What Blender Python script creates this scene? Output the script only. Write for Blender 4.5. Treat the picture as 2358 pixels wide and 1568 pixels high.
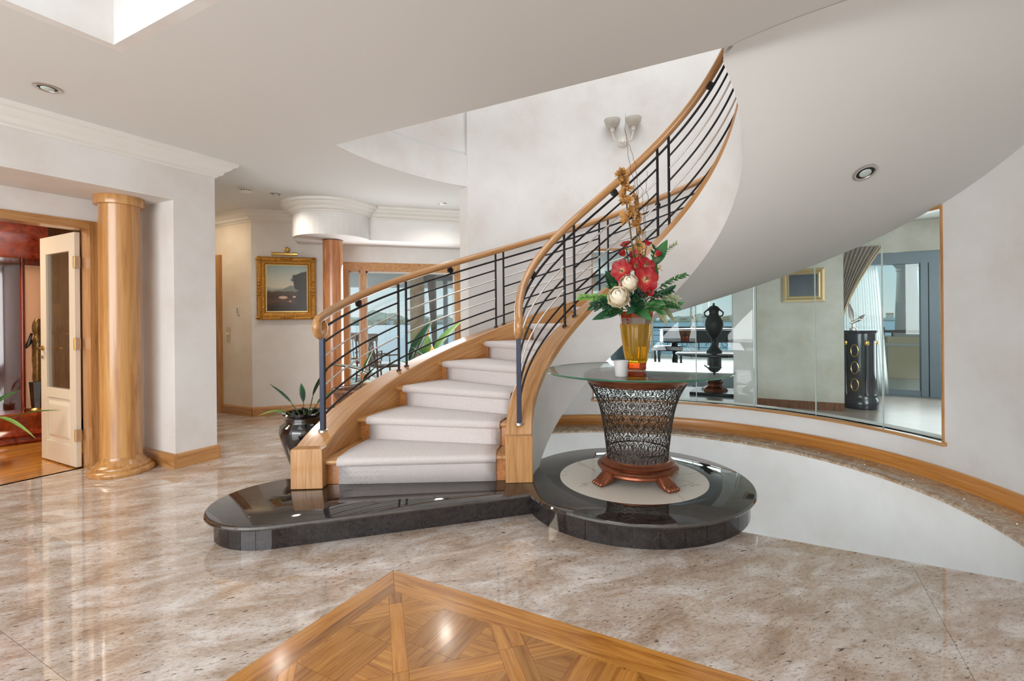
import bpy, bmesh, math, random
from math import sin, cos, pi, radians, atan2, hypot, sqrt
from mathutils import Vector, Matrix

for _o in list(bpy.data.objects):
    bpy.data.objects.remove(_o)
SC = bpy.context.scene
COL = SC.collection
RND = random.Random(11)

# ------------------------------------------------------------------ camera
# axes follow the house grid, the camera stands over the origin
YAW, ROLL, EYE = 0.4809, -0.0093, 1.3
FPX, CXP, CYP, W_, H_ = 1111.97, 1211.55, 735.88, 2358.0, 1568.0
cam = bpy.data.cameras.new('camera')
cam_o = bpy.data.objects.new('camera', cam)
COL.objects.link(cam_o)
cam.sensor_fit = 'HORIZONTAL'
cam.sensor_width = 36.0
cam.lens = FPX / W_ * 36.0
cam.shift_x = (W_ / 2 - CXP) / W_
cam.shift_y = -(H_ / 2 - CYP) / W_
cam.clip_start, cam.clip_end = 0.05, 6000
cam_o.matrix_world = (Matrix.Translation((0, 0, EYE)) @ Matrix.Rotation(YAW, 4, 'Z')
                      @ Matrix.Rotation(pi / 2, 4, 'X') @ Matrix.Rotation(ROLL, 4, 'Z'))
SC.camera = cam_o

# ------------------------------------------------------------------ light
SC.view_settings.view_transform = 'Standard'
SC.view_settings.look = 'None'
SC.view_settings.exposure = 0.0
SC.view_settings.gamma = 1.0
SC.view_settings.use_curve_mapping = False
SC.cycles.max_bounces = 10
SC.cycles.diffuse_bounces = 5
SC.cycles.glossy_bounces = 5
SC.cycles.transmission_bounces = 8
SC.cycles.transparent_max_bounces = 16
SC.cycles.caustics_reflective = False
SC.cycles.caustics_refractive = False
SC.cycles.sample_clamp_indirect = 4.0
SC.cycles.use_denoising = True

world = bpy.data.worlds.new('sky')
SC.world = world
world.use_nodes = True
_n, _l = world.node_tree.nodes, world.node_tree.links
_bg = _n['Background']
_tc = _n.new('ShaderNodeTexCoord')
_sx = _n.new('ShaderNodeSeparateXYZ')
_rp = _n.new('ShaderNodeValToRGB')
_l.new(_tc.outputs['Generated'], _sx.inputs[0])
_l.new(_sx.outputs['Z'], _rp.inputs[0])
_l.new(_rp.outputs['Color'], _bg.inputs['Color'])
_e = _rp.color_ramp.elements
_e[0].position, _e[0].color = 0.0, (0.74, 0.82, 0.82, 1)
_e[1].position, _e[1].color = 1.0, (0.30, 0.52, 0.74, 1)
for _p, _c in ((0.03, (0.66, 0.79, 0.81, 1)), (0.12, (0.47, 0.70, 0.78, 1)), (0.4, (0.40, 0.62, 0.78, 1))):
    _x = _e.new(_p)
    _x.color = _c
_bg.inputs['Strength'].default_value = 1.0


def lamp(name, kind, loc, energy, color=(1, 1, 1), size=1.0, size_y=None, aim=None, **kw):
    d = bpy.data.lights.new(name, kind)
    d.energy = energy
    d.color = color
    if kind == 'AREA':
        d.shape = 'RECTANGLE'
        d.size, d.size_y = size, size_y or size
    if kind == 'SUN':
        d.angle = radians(1.0)
    for k, v in kw.items():
        setattr(d, k, v)
    o = bpy.data.objects.new(name, d)
    COL.objects.link(o)
    o.location = loc
    if aim is not None:
        v = Vector(aim)
        o.rotation_euler = v.to_track_quat('-Z', 'Y').to_euler()
    return o


lamp('sun', 'SUN', (-20, 20, 30), 1.3, (1.0, 0.95, 0.86), aim=(0.62, -0.60, -0.62))
# daylight: entrance glazing behind the camera, the ceiling skylight, glazing of the lounge and the passage; plus added fills
DAY = (0.975, 0.985, 1.0)
lamp('entrance_daylight', 'AREA', (-1.6, -3.75, 1.45), 330, DAY, 5.6, 2.3, aim=(0, 1, 0.05))
lamp('ceiling_skylight_daylight', 'AREA', (-2.3, 0.48, 3.75), 13, DAY, 1.6, 1.5, aim=(0, 0, -1))
lamp('stair_void_fill', 'AREA', (-1.0, 3.9, 5.45), 80, DAY, 2.8, 2.6, aim=(0, 0, -1))  # added area light under the closed upper ceiling, brightens the stair void
lamp('terrace_daylight', 'AREA', (2.4, 9.6, 1.3), 60, DAY, 3.4, 2.1, aim=(-0.25, -1, 0))
lamp('piano_window_daylight', 'AREA', (-3.0, 16.1, 1.2), 130, DAY, 6.0, 2.2, aim=(0.1, -1, 0))
lamp('lounge_side_fill', 'AREA', (3.5, 3.15, 1.9), 150, DAY, 3.0, 2.2, aim=(-0.55, 1, 0))  # added fill in front of a solid wall, lifts the grey lounge wall
lamp('hall_window_daylight', 'AREA', (-4.9, 5.45, 1.15), 45, DAY, 1.6, 1.9, aim=(0.72, -0.70, 0))
lamp('lower_hall_fill', 'AREA', (-0.4, 0.2, -1.55), 105, DAY, 4.0, 2.0, aim=(0, 1, 0.12))  # added fill below the floor, lights the well wall and the stair soffit

# ------------------------------------------------------------------ helpers


def S(r, g, b):
    def f(c):
        c /= 255.0
        return c / 12.92 if c <= 0.04045 else ((c + 0.055) / 1.055) ** 2.4
    return (f(r), f(g), f(b), 1.0)


CY_, SY_ = cos(YAW), sin(YAW)


def at(u, v, depth):
    """point seen at pixel (u, v) of the photograph, depth metres ahead"""
    x, y = u - CXP, v - CYP
    c, s = cos(ROLL), sin(ROLL)
    x, y = c * x + s * y, -s * x + c * y
    a = x / FPX * depth
    return Vector((a * CY_ - depth * SY_, a * SY_ + depth * CY_, EYE - y / FPX * depth))


def tag(o, label=None, cat=None, group=None, kind=None):
    if label:
        o['label'] = label
    if cat:
        o['category'] = cat
    if group:
        o['group'] = group
    if kind:
        o['kind'] = kind
    return o


LOC = {}


def thing(name, label, cat, loc=(0, 0, 0), group=None):
    o = bpy.data.objects.new(name, None)
    o.empty_display_size = 0.1
    COL.objects.link(o)
    o.location = loc
    LOC[o.name] = Matrix.Translation(loc)
    return tag(o, label, cat, group)


class MB:
    def __init__(self):
        self.v, self.f, self.uv = [], [], {}

    def add(self, vs, fs):
        k = len(self.v)
        self.v += [tuple(p) for p in vs]
        self.f += [tuple(i + k for i in q) for q in fs]
        return self

    def box(self, x0, x1, y0, y1, z0, z1):
        return self.prism([(x0, y0), (x1, y0), (x1, y1), (x0, y1)], z0, z1)

    def prism(self, poly, z0, z1):
        n = len(poly)
        vs = [(p[0], p[1], z0) for p in poly] + [(p[0], p[1], z1) for p in poly]
        fs = [tuple(range(n))[::-1], tuple(range(n, 2 * n))]
        fs += [(i, (i + 1) % n, n + (i + 1) % n, n + i) for i in range(n)]
        return self.add(vs, fs)

    def obox(self, o, ax, ay, x0, x1, y0, y1, z0, z1):
        """box in a plan frame: origin o, unit axes ax, ay"""
        q = [(x0, y0), (x1, y0), (x1, y1), (x0, y1)]
        return self.prism([(o[0] + ax[0] * a + ay[0] * b, o[1] + ax[1] * a + ay[1] * b) for a, b in q], z0, z1)

    def lathe(self, prof, c=(0, 0), n=32, a0=0.0, a1=2 * pi, cap=True):
        full = abs(a1 - a0 - 2 * pi) < 1e-6
        m = n if full else n + 1
        k = len(prof)
        vs = []
        for i in range(m):
            a = a0 + (a1 - a0) * i / n
            for r, z in prof:
                vs.append((c[0] + r * cos(a), c[1] + r * sin(a), z))
        fs = []
        for i in range(n):
            j = (i + 1) % m
            for t in range(k - 1):
                fs.append((i * k + t, j * k + t, j * k + t + 1, i * k + t + 1))
        if cap and full:
            if prof[0][0] > 1e-5:
                fs.append(tuple(i * k for i in range(m))[::-1])
            if prof[-1][0] > 1e-5:
                fs.append(tuple(i * k + k - 1 for i in range(m)))
        if not full:
            # close the ring between first and last profile point, and both ends
            for i in range(n):
                fs.append((i * k, i * k + k - 1, (i + 1) * k + k - 1, (i + 1) * k))
            fs.append(tuple(range(k)))
            fs.append(tuple(n * k + t for t in range(k))[::-1])
        return self.add(vs, fs)

    def tube(self, pts, r, n=6, cap=True):
        pts = [Vector(p) for p in pts]
        vs, fs = [], []
        m = len(pts)
        rr = r if isinstance(r, (list, tuple)) else [r] * m
        up = Vector((0, 0, 1))
        prev = None
        for i, p in enumerate(pts):
            t = (pts[min(i + 1, m - 1)] - pts[max(i - 1, 0)])
            t = t.normalized() if t.length > 1e-9 else Vector((0, 0, 1))
            if prev is None:
                a = t.cross(up)
                if a.length < 1e-3:
                    a = t.cross(Vector((1, 0, 0)))
                a.normalize()
            else:
                a = prev - t * prev.dot(t)
                if a.length < 1e-6:
                    a = t.cross(Vector((1, 0, 0)))
                a.normalize()
            prev = a
            b = t.cross(a)
            for j in range(n):
                q = 2 * pi * j / n
                vs.append(p + (a * cos(q) + b * sin(q)) * rr[i])
        for i in range(m - 1):
            for j in range(n):
                j2 = (j + 1) % n
                fs.append((i * n + j, i * n + j2, (i + 1) * n + j2, (i + 1) * n + j))
        if cap:
            fs.append(tuple(range(n))[::-1])
            fs.append(tuple((m - 1) * n + j for j in range(n)))
        return self.add(vs, fs)

    def loft(self, rings, closed=True, cap=True):
        n = len(rings[0])
        vs = [p for r in rings for p in r]
        fs = []
        for i in range(len(rings) - 1):
            for j in range(n if closed else n - 1):
                j2 = (j + 1) % n
                fs.append((i * n + j, i * n + j2, (i + 1) * n + j2, (i + 1) * n + j))
        if cap:
            fs.append(tuple(range(n))[::-1])
            fs.append(tuple((len(rings) - 1) * n + j for j in range(n)))
        return self.add(vs, fs)

    def ellipsoid(self, c, rx, ry, rz, n=10, m=7):
        rings = []
        for i in range(1, m):
            t = pi * i / m
            rings.append([(c[0] + rx * sin(t) * cos(2 * pi * j / n), c[1] + ry * sin(t) * sin(2 * pi * j / n), c[2] - rz * cos(t)) for j in range(n)])
        return self.loft(rings)

    def build(self, name, mat, parent=None, smooth=False, bevel=0, kind=None, origin=None, label=None, angle=40):
        me = bpy.data.meshes.new(name)
        vs = self.v
        if origin is not None:
            ox, oy, oz = origin
            vs = [(a - ox, b - oy, c - oz) for a, b, c in vs]
        me.from_pydata(vs, [], self.f)
        bm = bmesh.new()
        bm.from_mesh(me)
        bmesh.ops.recalc_face_normals(bm, faces=bm.faces)
        if smooth:
            for f in bm.faces:
                f.smooth = True
            lim = radians(angle)
            for e in bm.edges:
                if len(e.link_faces) == 2 and e.calc_face_angle(0) > lim:
                    e.smooth = False
        bm.to_mesh(me)
        bm.free()
        if isinstance(mat, (list, tuple)):
            for m_ in mat:
                me.materials.append(m_)
        else:
            me.materials.append(mat)
        o = bpy.data.objects.new(name, me)
        COL.objects.link(o)
        if origin is not None:
            o.location = origin
        if parent is not None:
            o.parent = parent
            o.matrix_parent_inverse = LOC.get(parent.name, Matrix.Identity(4)).inverted()
        if bevel:
            b = o.modifiers.new('bevel', 'BEVEL')
            b.width, b.segments, b.limit_method, b.angle_limit = bevel, 2, 'ANGLE', radians(40)
        if kind:
            o['kind'] = kind
        if label:
            o['label'] = label
        return o


def struct(mb, name, mat, parent=None, **k):
    o = mb.build(name, mat, parent, **k)
    if parent is None:
        o['kind'] = 'structure'
    return o


def copy_part(o, parent, matrix=None):
    c = o.copy()
    COL.objects.link(c)
    c.parent = parent
    if matrix is not None:
        c.matrix_local = matrix
    return c


def copy_tree(root, matrix, label=None, group=None):
    r = root.copy()
    COL.objects.link(r)
    r.matrix_world = matrix
    if label:
        r['label'] = label
    if group:
        r['group'] = group
    for ch in list(root.children):
        c = ch.copy()
        COL.objects.link(c)
        c.parent = r
        c.matrix_parent_inverse = ch.matrix_parent_inverse.copy()
        for g in list(ch.children):
            d = g.copy()
            COL.objects.link(d)
            d.parent = c
            d.matrix_parent_inverse = g.matrix_parent_inverse.copy()
    return r


def clip(poly, a, b):
    """keep the part of a convex polygon left of the directed line a->b"""
    def side(p):
        return (b[0] - a[0]) * (p[1] - a[1]) - (b[1] - a[1]) * (p[0] - a[0])
    out = []
    for i, p in enumerate(poly):
        q = poly[(i + 1) % len(poly)]
        sp, sq = side(p), side(q)
        if sp >= -1e-9:
            out.append(p)
        if sp * sq < -1e-14:
            t = sp / (sp - sq)
            out.append((p[0] + (q[0] - p[0]) * t, p[1] + (q[1] - p[1]) * t))
    res = []
    for p in out:
        if not res or hypot(p[0] - res[-1][0], p[1] - res[-1][1]) > 1e-5:
            res.append(p)
    if len(res) > 2 and hypot(res[0][0] - res[-1][0], res[0][1] - res[-1][1]) < 1e-5:
        res.pop()
    return res if len(res) > 2 and area(res) > 1e-5 else []


def area(p):
    return 0.5 * abs(sum(p[i][0] * p[(i + 1) % len(p)][1] - p[(i + 1) % len(p)][0] * p[i][1] for i in range(len(p))))


def inside(poly, hole):
    for i in range(len(hole)):
        poly = clip(poly, hole[i], hole[(i + 1) % len(hole)])
        if not poly:
            return []
    return poly


def subtract(polys, hole):
    out = []
    for p in polys:
        if not inside(p, hole):
            out.append(p)
            continue
        rest = p
        for i in range(len(hole)):
            a, b = hole[i], hole[(i + 1) % len(hole)]
            o = clip(rest, b, a)
            if o:
                out.append(o)
            rest = clip(rest, a, b)
            if not rest:
                break
    return out


# ------------------------------------------------------------------ materials
def mat_base(name):
    m = bpy.data.materials.new(name)
    m.use_nodes = True
    nt = m.node_tree
    return m, nt.nodes, nt.links, nt.nodes['Principled BSDF']


def plain(name, col, rough=0.5, metal=0.0, coat=0.0, spec=0.5, trans=0.0, ior=1.45, noise=0.0, nscale=30.0, bump=0.0, bscale=80.0, sheen=0.0, subs=0.0):
    m, n, l, p = mat_base(name)
    p.inputs['Base Color'].default_value = col
    p.inputs['Roughness'].default_value = rough
    p.inputs['Metallic'].default_value = metal
    p.inputs['Coat Weight'].default_value = coat
    p.inputs['Coat Roughness'].default_value = 0.08
    p.inputs['Specular IOR Level'].default_value = spec
    p.inputs['Transmission Weight'].default_value = trans
    p.inputs['IOR'].default_value = ior
    p.inputs['Sheen Weight'].default_value = sheen
    tc = None
    if noise or bump:
        tc = n.new('ShaderNodeTexCoord')
    if noise:
        nz = n.new('ShaderNodeTexNoise')
        nz.inputs['Scale'].default_value = nscale
        nz.inputs['Detail'].default_value = 5
        l.new(tc.outputs['Object'], nz.inputs['Vector'])
        mx = n.new('ShaderNodeMixRGB')
        mx.inputs[1].default_value = tuple(c * (1 - noise) for c in col[:3]) + (1,)
        mx.inputs[2].default_value = tuple(min(1, c * (1 + noise)) for c in col[:3]) + (1,)
        l.new(nz.outputs['Fac'], mx.inputs[0])
        l.new(mx.outputs[0], p.inputs['Base Color'])
    if bump:
        nz = n.new('ShaderNodeTexNoise')
        nz.inputs['Scale'].default_value = bscale
        nz.inputs['Detail'].default_value = 4
        l.new(tc.outputs['Object'], nz.inputs['Vector'])
        bp = n.new('ShaderNodeBump')
        bp.inputs['Strength'].default_value = bump
        bp.inputs['Distance'].default_value = 0.01
        l.new(nz.outputs['Fac'], bp.inputs['Height'])
        l.new(bp.outputs[0], p.inputs['Normal'])
    return m


def ramp(n, stops):
    r = n.new('ShaderNodeValToRGB')
    e = r.color_ramp.elements
    e[0].position, e[0].color = stops[0]
    e[1].position, e[1].color = stops[-1]
    for pz, c in stops[1:-1]:
        x = e.new(pz)
        x.color = c
    return r


def plaster(name, c_lo, c_mid, c_hi, scale=1.6, bump=0.03):
    m, n, l, p = mat_base(name)
    tc = n.new('ShaderNodeTexCoord')
    nz = n.new('ShaderNodeTexNoise')
    nz.inputs['Scale'].default_value = scale
    nz.inputs['Detail'].default_value = 8
    nz.inputs['Roughness'].default_value = 0.62
    l.new(tc.outputs['Object'], nz.inputs['Vector'])
    r = ramp(n, [(0.32, c_lo), (0.5, c_mid), (0.68, c_hi)])
    l.new(nz.outputs['Fac'], r.inputs[0])
    l.new(r.outputs[0], p.inputs['Base Color'])
    p.inputs['Roughness'].default_value = 0.62
    p.inputs['Specular IOR Level'].default_value = 0.25
    n2 = n.new('ShaderNodeTexNoise')
    n2.inputs['Scale'].default_value = 26
    n2.inputs['Detail'].default_value = 6
    l.new(tc.outputs['Object'], n2.inputs['Vector'])
    bp = n.new('ShaderNodeBump')
    bp.inputs['Strength'].default_value = bump
    bp.inputs['Distance'].default_value = 0.02
    l.new(n2.outputs['Fac'], bp.inputs['Height'])
    l.new(bp.outputs[0], p.inputs['Normal'])
    return m


CX, CYC = -0.925, 3.439          # axis of the stair
PH0, PITCH = 3.6822, 0.7128      # start angle and rise per radian


def wood(name, dark, mid, light, axis='X', stretch=14.0, scale=3.0, rough=0.32, coat=0.35, vary=0.12, bump=0.04):
    m, n, l, p = mat_base(name)
    tc = n.new('ShaderNodeTexCoord')
    vec = tc.outputs['Object']
    oi = n.new('ShaderNodeObjectInfo')
    if axis in ('helix', 'ring'):
        pitch = PITCH if axis == 'helix' else 0.0
        sx = n.new('ShaderNodeSeparateXYZ')
        l.new(vec, sx.inputs[0])

        def math(op, a, b):
            q = n.new('ShaderNodeMath')
            q.operation = op
            for i, t in enumerate((a, b)):
                if isinstance(t, (int, float)):
                    q.inputs[i].default_value = t
                elif t is not None:
                    l.new(t, q.inputs[i])
            return q.outputs[0]
        dx = math('SUBTRACT', sx.outputs['X'], CX)
        dy = math('SUBTRACT', sx.outputs['Y'], CYC)
        # angle measured from the -y side so that the seam lies off the flight
        an = math('ARCTAN2', math('MULTIPLY', dx, -1.0), dy)
        rr = math('SQRT', math('ADD', math('MULTIPLY', dx, dx), math('MULTIPLY', dy, dy)), None)
        zz = math('ADD', sx.outputs['Z'], math('MULTIPLY', an, pitch))
        cb = n.new('ShaderNodeCombineXYZ')
        l.new(math('MULTIPLY', an, 1.6), cb.inputs[0])
        l.new(rr, cb.inputs[1])
        l.new(zz, cb.inputs[2])
        vec = cb.outputs[0]
        axis = 'X'
    ad = n.new('ShaderNodeVectorMath')
    ad.operation = 'ADD'
    cbr = n.new('ShaderNodeCombineXYZ')
    mu = n.new('ShaderNodeMath')
    mu.operation = 'MULTIPLY'
    mu.inputs[1].default_value = 37.0
    l.new(oi.outputs['Random'], mu.inputs[0])
    for i in range(3):
        l.new(mu.outputs[0], cbr.inputs[i])
    l.new(vec, ad.inputs[0])
    l.new(cbr.outputs[0], ad.inputs[1])
    mp = n.new('ShaderNodeMapping')
    s = {'X': (1, stretch, stretch), 'Y': (stretch, 1, stretch), 'Z': (stretch, stretch, 1)}[axis]
    mp.inputs['Scale'].default_value = s
    l.new(ad.outputs[0], mp.inputs[0])
    nz = n.new('ShaderNodeTexNoise')
    nz.inputs['Scale'].default_value = scale
    nz.inputs['Detail'].default_value = 7
    nz.inputs['Roughness'].default_value = 0.6
    nz.inputs['Distortion'].default_value = 1.2
    l.new(mp.outputs[0], nz.inputs['Vector'])
    r = ramp(n, [(0.30, dark), (0.5, mid), (0.72, light)])
    l.new(nz.outputs['Fac'], r.inputs[0])
    hs = n.new('ShaderNodeHueSaturation')
    mr = n.new('ShaderNodeMapRange')
    mr.inputs[3].default_value, mr.inputs[4].default_value = 1 - vary, 1 + vary
    l.new(oi.outputs['Random'], mr.inputs[0])
    l.new(mr.outputs[0], hs.inputs['Value'])
    l.new(r.outputs[0], hs.inputs['Color'])
    l.new(hs.outputs[0], p.inputs['Base Color'])
    p.inputs['Roughness'].default_value = rough
    p.inputs['Coat Weight'].default_value = coat
    p.inputs['Coat Roughness'].default_value = 0.12
    if bump:
        bp = n.new('ShaderNodeBump')
        bp.inputs['Strength'].default_value = bump
        bp.inputs['Distance'].default_value = 0.005
        l.new(nz.outputs['Fac'], bp.inputs['Height'])
        l.new(bp.outputs[0], p.inputs['Normal'])
    return m


def granite(name):
    m, n, l, p = mat_base(name)
    tc = n.new('ShaderNodeTexCoord')
    oi = n.new('ShaderNodeObjectInfo')
    mp = n.new('ShaderNodeMapping')
    mp.inputs['Rotation'].default_value = (0, 0, radians(-48))
    l.new(tc.outputs['Object'], mp.inputs[0])

    def stretch(sx, sy):
        q = n.new('ShaderNodeMapping')
        q.inputs['Scale'].default_value = (sx, sy, 1)
        l.new(mp.outputs[0], q.inputs[0])
        return q

    def noise(src, sc, det=8, ro=0.6, dist=0.0):
        q = n.new('ShaderNodeTexNoise')
        q.inputs['Scale'].default_value = sc
        q.inputs['Detail'].default_value = det
        q.inputs['Roughness'].default_value = ro
        q.inputs['Distortion'].default_value = dist
        l.new(src.outputs[0], q.inputs['Vector'])
        return q
    a = noise(stretch(1.0, 2.2), 2.6, 10, 0.72, 0.6)
    r1 = ramp(n, [(0.35, S(166, 144, 126)), (0.45, S(188, 171, 156)), (0.53, S(202, 190, 181)), (0.62, S(222, 216, 212))])
    l.new(a.outputs['Fac'], r1.inputs[0])
    b = noise(stretch(1.0, 2.6), 4.2, 9, 0.72, 0.8)
    r2 = ramp(n, [(0.54, (0, 0, 0, 1)), (0.68, (1, 1, 1, 1))])
    l.new(b.outputs['Fac'], r2.inputs[0])
    m1 = n.new('ShaderNodeMixRGB')
    m1.inputs[2].default_value = S(176, 140, 108)
    l.new(r1.outputs[0], m1.inputs[1])
    mm = n.new('ShaderNodeMath')
    mm.operation = 'MULTIPLY'
    mm.inputs[1].default_value = 0.5
    l.new(r2.outputs[0], mm.inputs[0])
    l.new(mm.outputs[0], m1.inputs[0])
    g = noise(stretch(1.0, 2.2), 42, 5, 0.8)
    r3 = ramp(n, [(0.32, S(96, 74, 60)), (0.46, (0.93, 0.91, 0.89, 1)), (0.58, (1.0, 1.0, 1.0, 1)), (0.74, (1.0, 1.0, 1.0, 1))])
    l.new(g.outputs['Fac'], r3.inputs[0])
    m2 = n.new('ShaderNodeMixRGB')
    m2.blend_type = 'MULTIPLY'
    m2.inputs[0].default_value = 0.85
    l.new(m1.outputs[0], m2.inputs[1])
    l.new(r3.outputs[0], m2.inputs[2])
    d = noise(stretch(1.0, 3.4), 22, 4, 0.65, 0.4)
    r4 = ramp(n, [(0.625, (0, 0, 0, 1)), (0.665, (1, 1, 1, 1))])
    l.new(d.outputs['Fac'], r4.inputs[0])
    m3 = n.new('ShaderNodeMixRGB')
    m3.inputs[2].default_value = S(84, 64, 52)
    l.new(r4.outputs[0], m3.inputs[0])
    l.new(m2.outputs[0], m3.inputs[1])
    hs = n.new('ShaderNodeHueSaturation')
    mr = n.new('ShaderNodeMapRange')
    mr.inputs[3].default_value, mr.inputs[4].default_value = 0.95, 1.04
    l.new(oi.outputs['Random'], mr.inputs[0])
    l.new(mr.outputs[0], hs.inputs['Value'])
    l.new(m3.outputs[0], hs.inputs['Color'])
    l.new(hs.outputs[0], p.inputs['Base Color'])
    p.inputs['Roughness'].default_value = 0.03
    p.inputs['Specular IOR Level'].default_value = 0.6
    p.inputs['IOR'].default_value = 1.75
    return m


def veined(name, base, vein, rough=0.05, scale=2.0, width=0.03, spec=0.6, fleck=None):
    m, n, l, p = mat_base(name)
    tc = n.new('ShaderNodeTexCoord')
    nz = n.new('ShaderNodeTexNoise')
    nz.inputs['Scale'].default_value = scale
    nz.inputs['Detail'].default_value = 8
    nz.inputs['Distortion'].default_value = 1.4
    l.new(tc.outputs['Object'], nz.inputs['Vector'])
    r = ramp(n, [(0.5 - width, base), (0.5, vein), (0.5 + width, base)])
    l.new(nz.outputs['Fac'], r.inputs[0])
    out = r.outputs[0]
    if fleck:
        n2 = n.new('ShaderNodeTexNoise')
        n2.inputs['Scale'].default_value = 60
        n2.inputs['Detail'].default_value = 5
        l.new(tc.outputs['Object'], n2.inputs['Vector'])
        r2 = ramp(n, [(0.45, (0, 0, 0, 1)), (0.72, (1, 1, 1, 1))])
        l.new(n2.outputs['Fac'], r2.inputs[0])
        mx = n.new('ShaderNodeMixRGB')
        mx.inputs[2].default_value = fleck
        l.new(out, mx.inputs[1])
        l.new(r2.outputs[0], mx.inputs[0])
        out = mx.outputs[0]
    l.new(out, p.inputs['Base Color'])
    p.inputs['Roughness'].default_value = rough
    p.inputs['Specular IOR Level'].default_value = spec
    p.inputs['IOR'].default_value = 1.8 if name == 'black_granite' else 1.5
    return m


def pane_mat(name, tint=(0.93, 0.97, 0.96, 1), refl=0.10, edge=0.55):
    m = bpy.data.materials.new(name)
    m.use_nodes = True
    n, l = m.node_tree.nodes, m.node_tree.links
    n.remove(n['Principled BSDF'])
    tr = n.new('ShaderNodeBsdfTransparent')
    tr.inputs[0].default_value = tint
    gl = n.new('ShaderNodeBsdfGlossy')
    gl.inputs['Roughness'].default_value = 0.0
    lw = n.new('ShaderNodeLayerWeight')
    lw.inputs[0].default_value = 0.25
    mr = n.new('ShaderNodeMapRange')
    mr.inputs[3].default_value, mr.inputs[4].default_value = refl, edge
    mx = n.new('ShaderNodeMixShader')
    l.new(lw.outputs['Fresnel'], mr.inputs[0])
    l.new(mr.outputs[0], mx.inputs[0])
    l.new(tr.outputs[0], mx.inputs[1])
    l.new(gl.outputs[0], mx.inputs[2])
    l.new(mx.outputs[0], n['Material Output'].inputs[0])
    return m


def uv_ramp_mat(name, stops, rough=0.45, sheen=0.0, noise=0.25, trans=0.0):
    """colour runs along the length of a leaf or petal (attribute 'along')"""
    m, n, l, p = mat_base(name)
    at_ = n.new('ShaderNodeAttribute')
    at_.attribute_name = 'along'
    tc = n.new('ShaderNodeTexCoord')
    nz = n.new('ShaderNodeTexNoise')
    nz.inputs['Scale'].default_value = 45
    l.new(tc.outputs['Object'], nz.inputs['Vector'])
    mr = n.new('ShaderNodeMapRange')
    mr.inputs[3].default_value, mr.inputs[4].default_value = -noise, noise
    l.new(nz.outputs['Fac'], mr.inputs[0])
    ad = n.new('ShaderNodeMath')
    ad.operation = 'ADD'
    l.new(at_.outputs['Fac'], ad.inputs[0])
    l.new(mr.outputs[0], ad.inputs[1])
    r = ramp(n, stops)
    l.new(ad.outputs[0], r.inputs[0])
    l.new(r.outputs[0], p.inputs['Base Color'])
    p.inputs['Roughness'].default_value = rough
    p.inputs['Sheen Weight'].default_value = sheen
    return m


M = {}
M['plaster'] = plaster('plaster', S(218, 213, 209), S(225, 224, 222), S(230, 230, 229))
M['plaster_cream'] = plaster('plaster_cream', S(214, 200, 182), S(222, 211, 196), S(230, 222, 210))
M['plaster_grey'] = plaster('plaster_grey', S(196, 191, 178), S(208, 204, 194), S(220, 216, 208), scale=2.5)
M['ceiling'] = plain('ceiling_paint', S(216, 217, 215), 0.7, spec=0.2)
M['cornice'] = plain('cornice_paint', S(226, 224, 219), 0.55, spec=0.3)
M['granite'] = granite('granite')
M['ledge'] = veined('ledge_granite', S(176, 148, 118), S(206, 188, 166), 0.18, 5.0, 0.10, 0.5, S(142, 114, 90))
M['black_granite'] = veined('black_granite', S(30, 27, 27), S(46, 41, 39), 0.035, 6.0, 0.10, 0.75, S(66, 58, 54))
M['black_granite_cut'] = veined('black_granite_face', S(28, 26, 28), S(42, 38, 38), 0.05, 6.0, 0.10, 0.6, S(50, 45, 44))
M['white_marble'] = veined('white_marble', S(226, 219, 208), S(200, 180, 160), 0.04, 1.0, 0.012, 0.6)
M['grout'] = plain('grout', S(150, 132, 116), 0.7)
OAK = (S(132, 78, 28), S(174, 116, 48), S(195, 141, 69))
M['oak_plank'] = wood('oak_plank', *OAK, axis='X', stretch=16, scale=2.6, rough=0.22, coat=0.5, vary=0.24)
BEECH = (S(154, 102, 56), S(183, 134, 82), S(200, 156, 104))
M['timber_helix'] = wood('timber_helix', *BEECH, axis='helix', stretch=22, scale=1.6, rough=0.3, coat=0.4, vary=0.03)
M['timber_ring'] = wood('timber_ring', *BEECH, axis='ring', stretch=22, scale=1.6, vary=0.03)
M['timber_x'] = wood('timber_x', *BEECH, axis='X', stretch=18, scale=1.8, vary=0.06)
M['timber_y'] = wood('timber_y', *BEECH, axis='Y', stretch=18, scale=1.8, vary=0.06)
M['timber_z'] = wood('timber_z', *BEECH, axis='Z', stretch=18, scale=1.8, vary=0.06)
RED = (S(146, 88, 44), S(174, 114, 62), S(192, 138, 82))
M['timber_red'] = wood('timber_red', *RED, axis='helix', stretch=22, scale=1.6, vary=0.05)
M['column_wood'] = wood('column_wood', S(158, 106, 56), S(186, 136, 80), S(204, 160, 104), axis='Z', stretch=20, scale=0.9, rough=0.25, coat=0.4, vary=0.05)
M['skirt_helix'] = wood('skirting_timber', S(176, 108, 44), S(204, 138, 66), S(216, 158, 88), axis='ring', stretch=26, scale=1.8, rough=0.3, coat=0.3, vary=0.03)
M['mahogany'] = wood('mahogany', S(86, 26, 14), S(128, 44, 24), S(156, 66, 36), axis='Z', stretch=10, scale=1.6, rough=0.12, coat=0.9, vary=0.05)
M['mahogany_x'] = wood('mahogany_x', S(96, 28, 14), S(140, 50, 26), S(166, 74, 40), axis='X', stretch=6, scale=1.6, rough=0.12, coat=0.9, vary=0.05)
M['dark_wood'] = wood('dark_wood', S(40, 26, 20), S(64, 42, 30), S(86, 58, 42), axis='Z', stretch=10, rough=0.25, coat=0.4)
M['brown_wood'] = wood('brown_wood', S(86, 52, 34), S(122, 80, 56), S(150, 104, 76), axis='Z', stretch=10, rough=0.4, coat=0.2)
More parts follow.
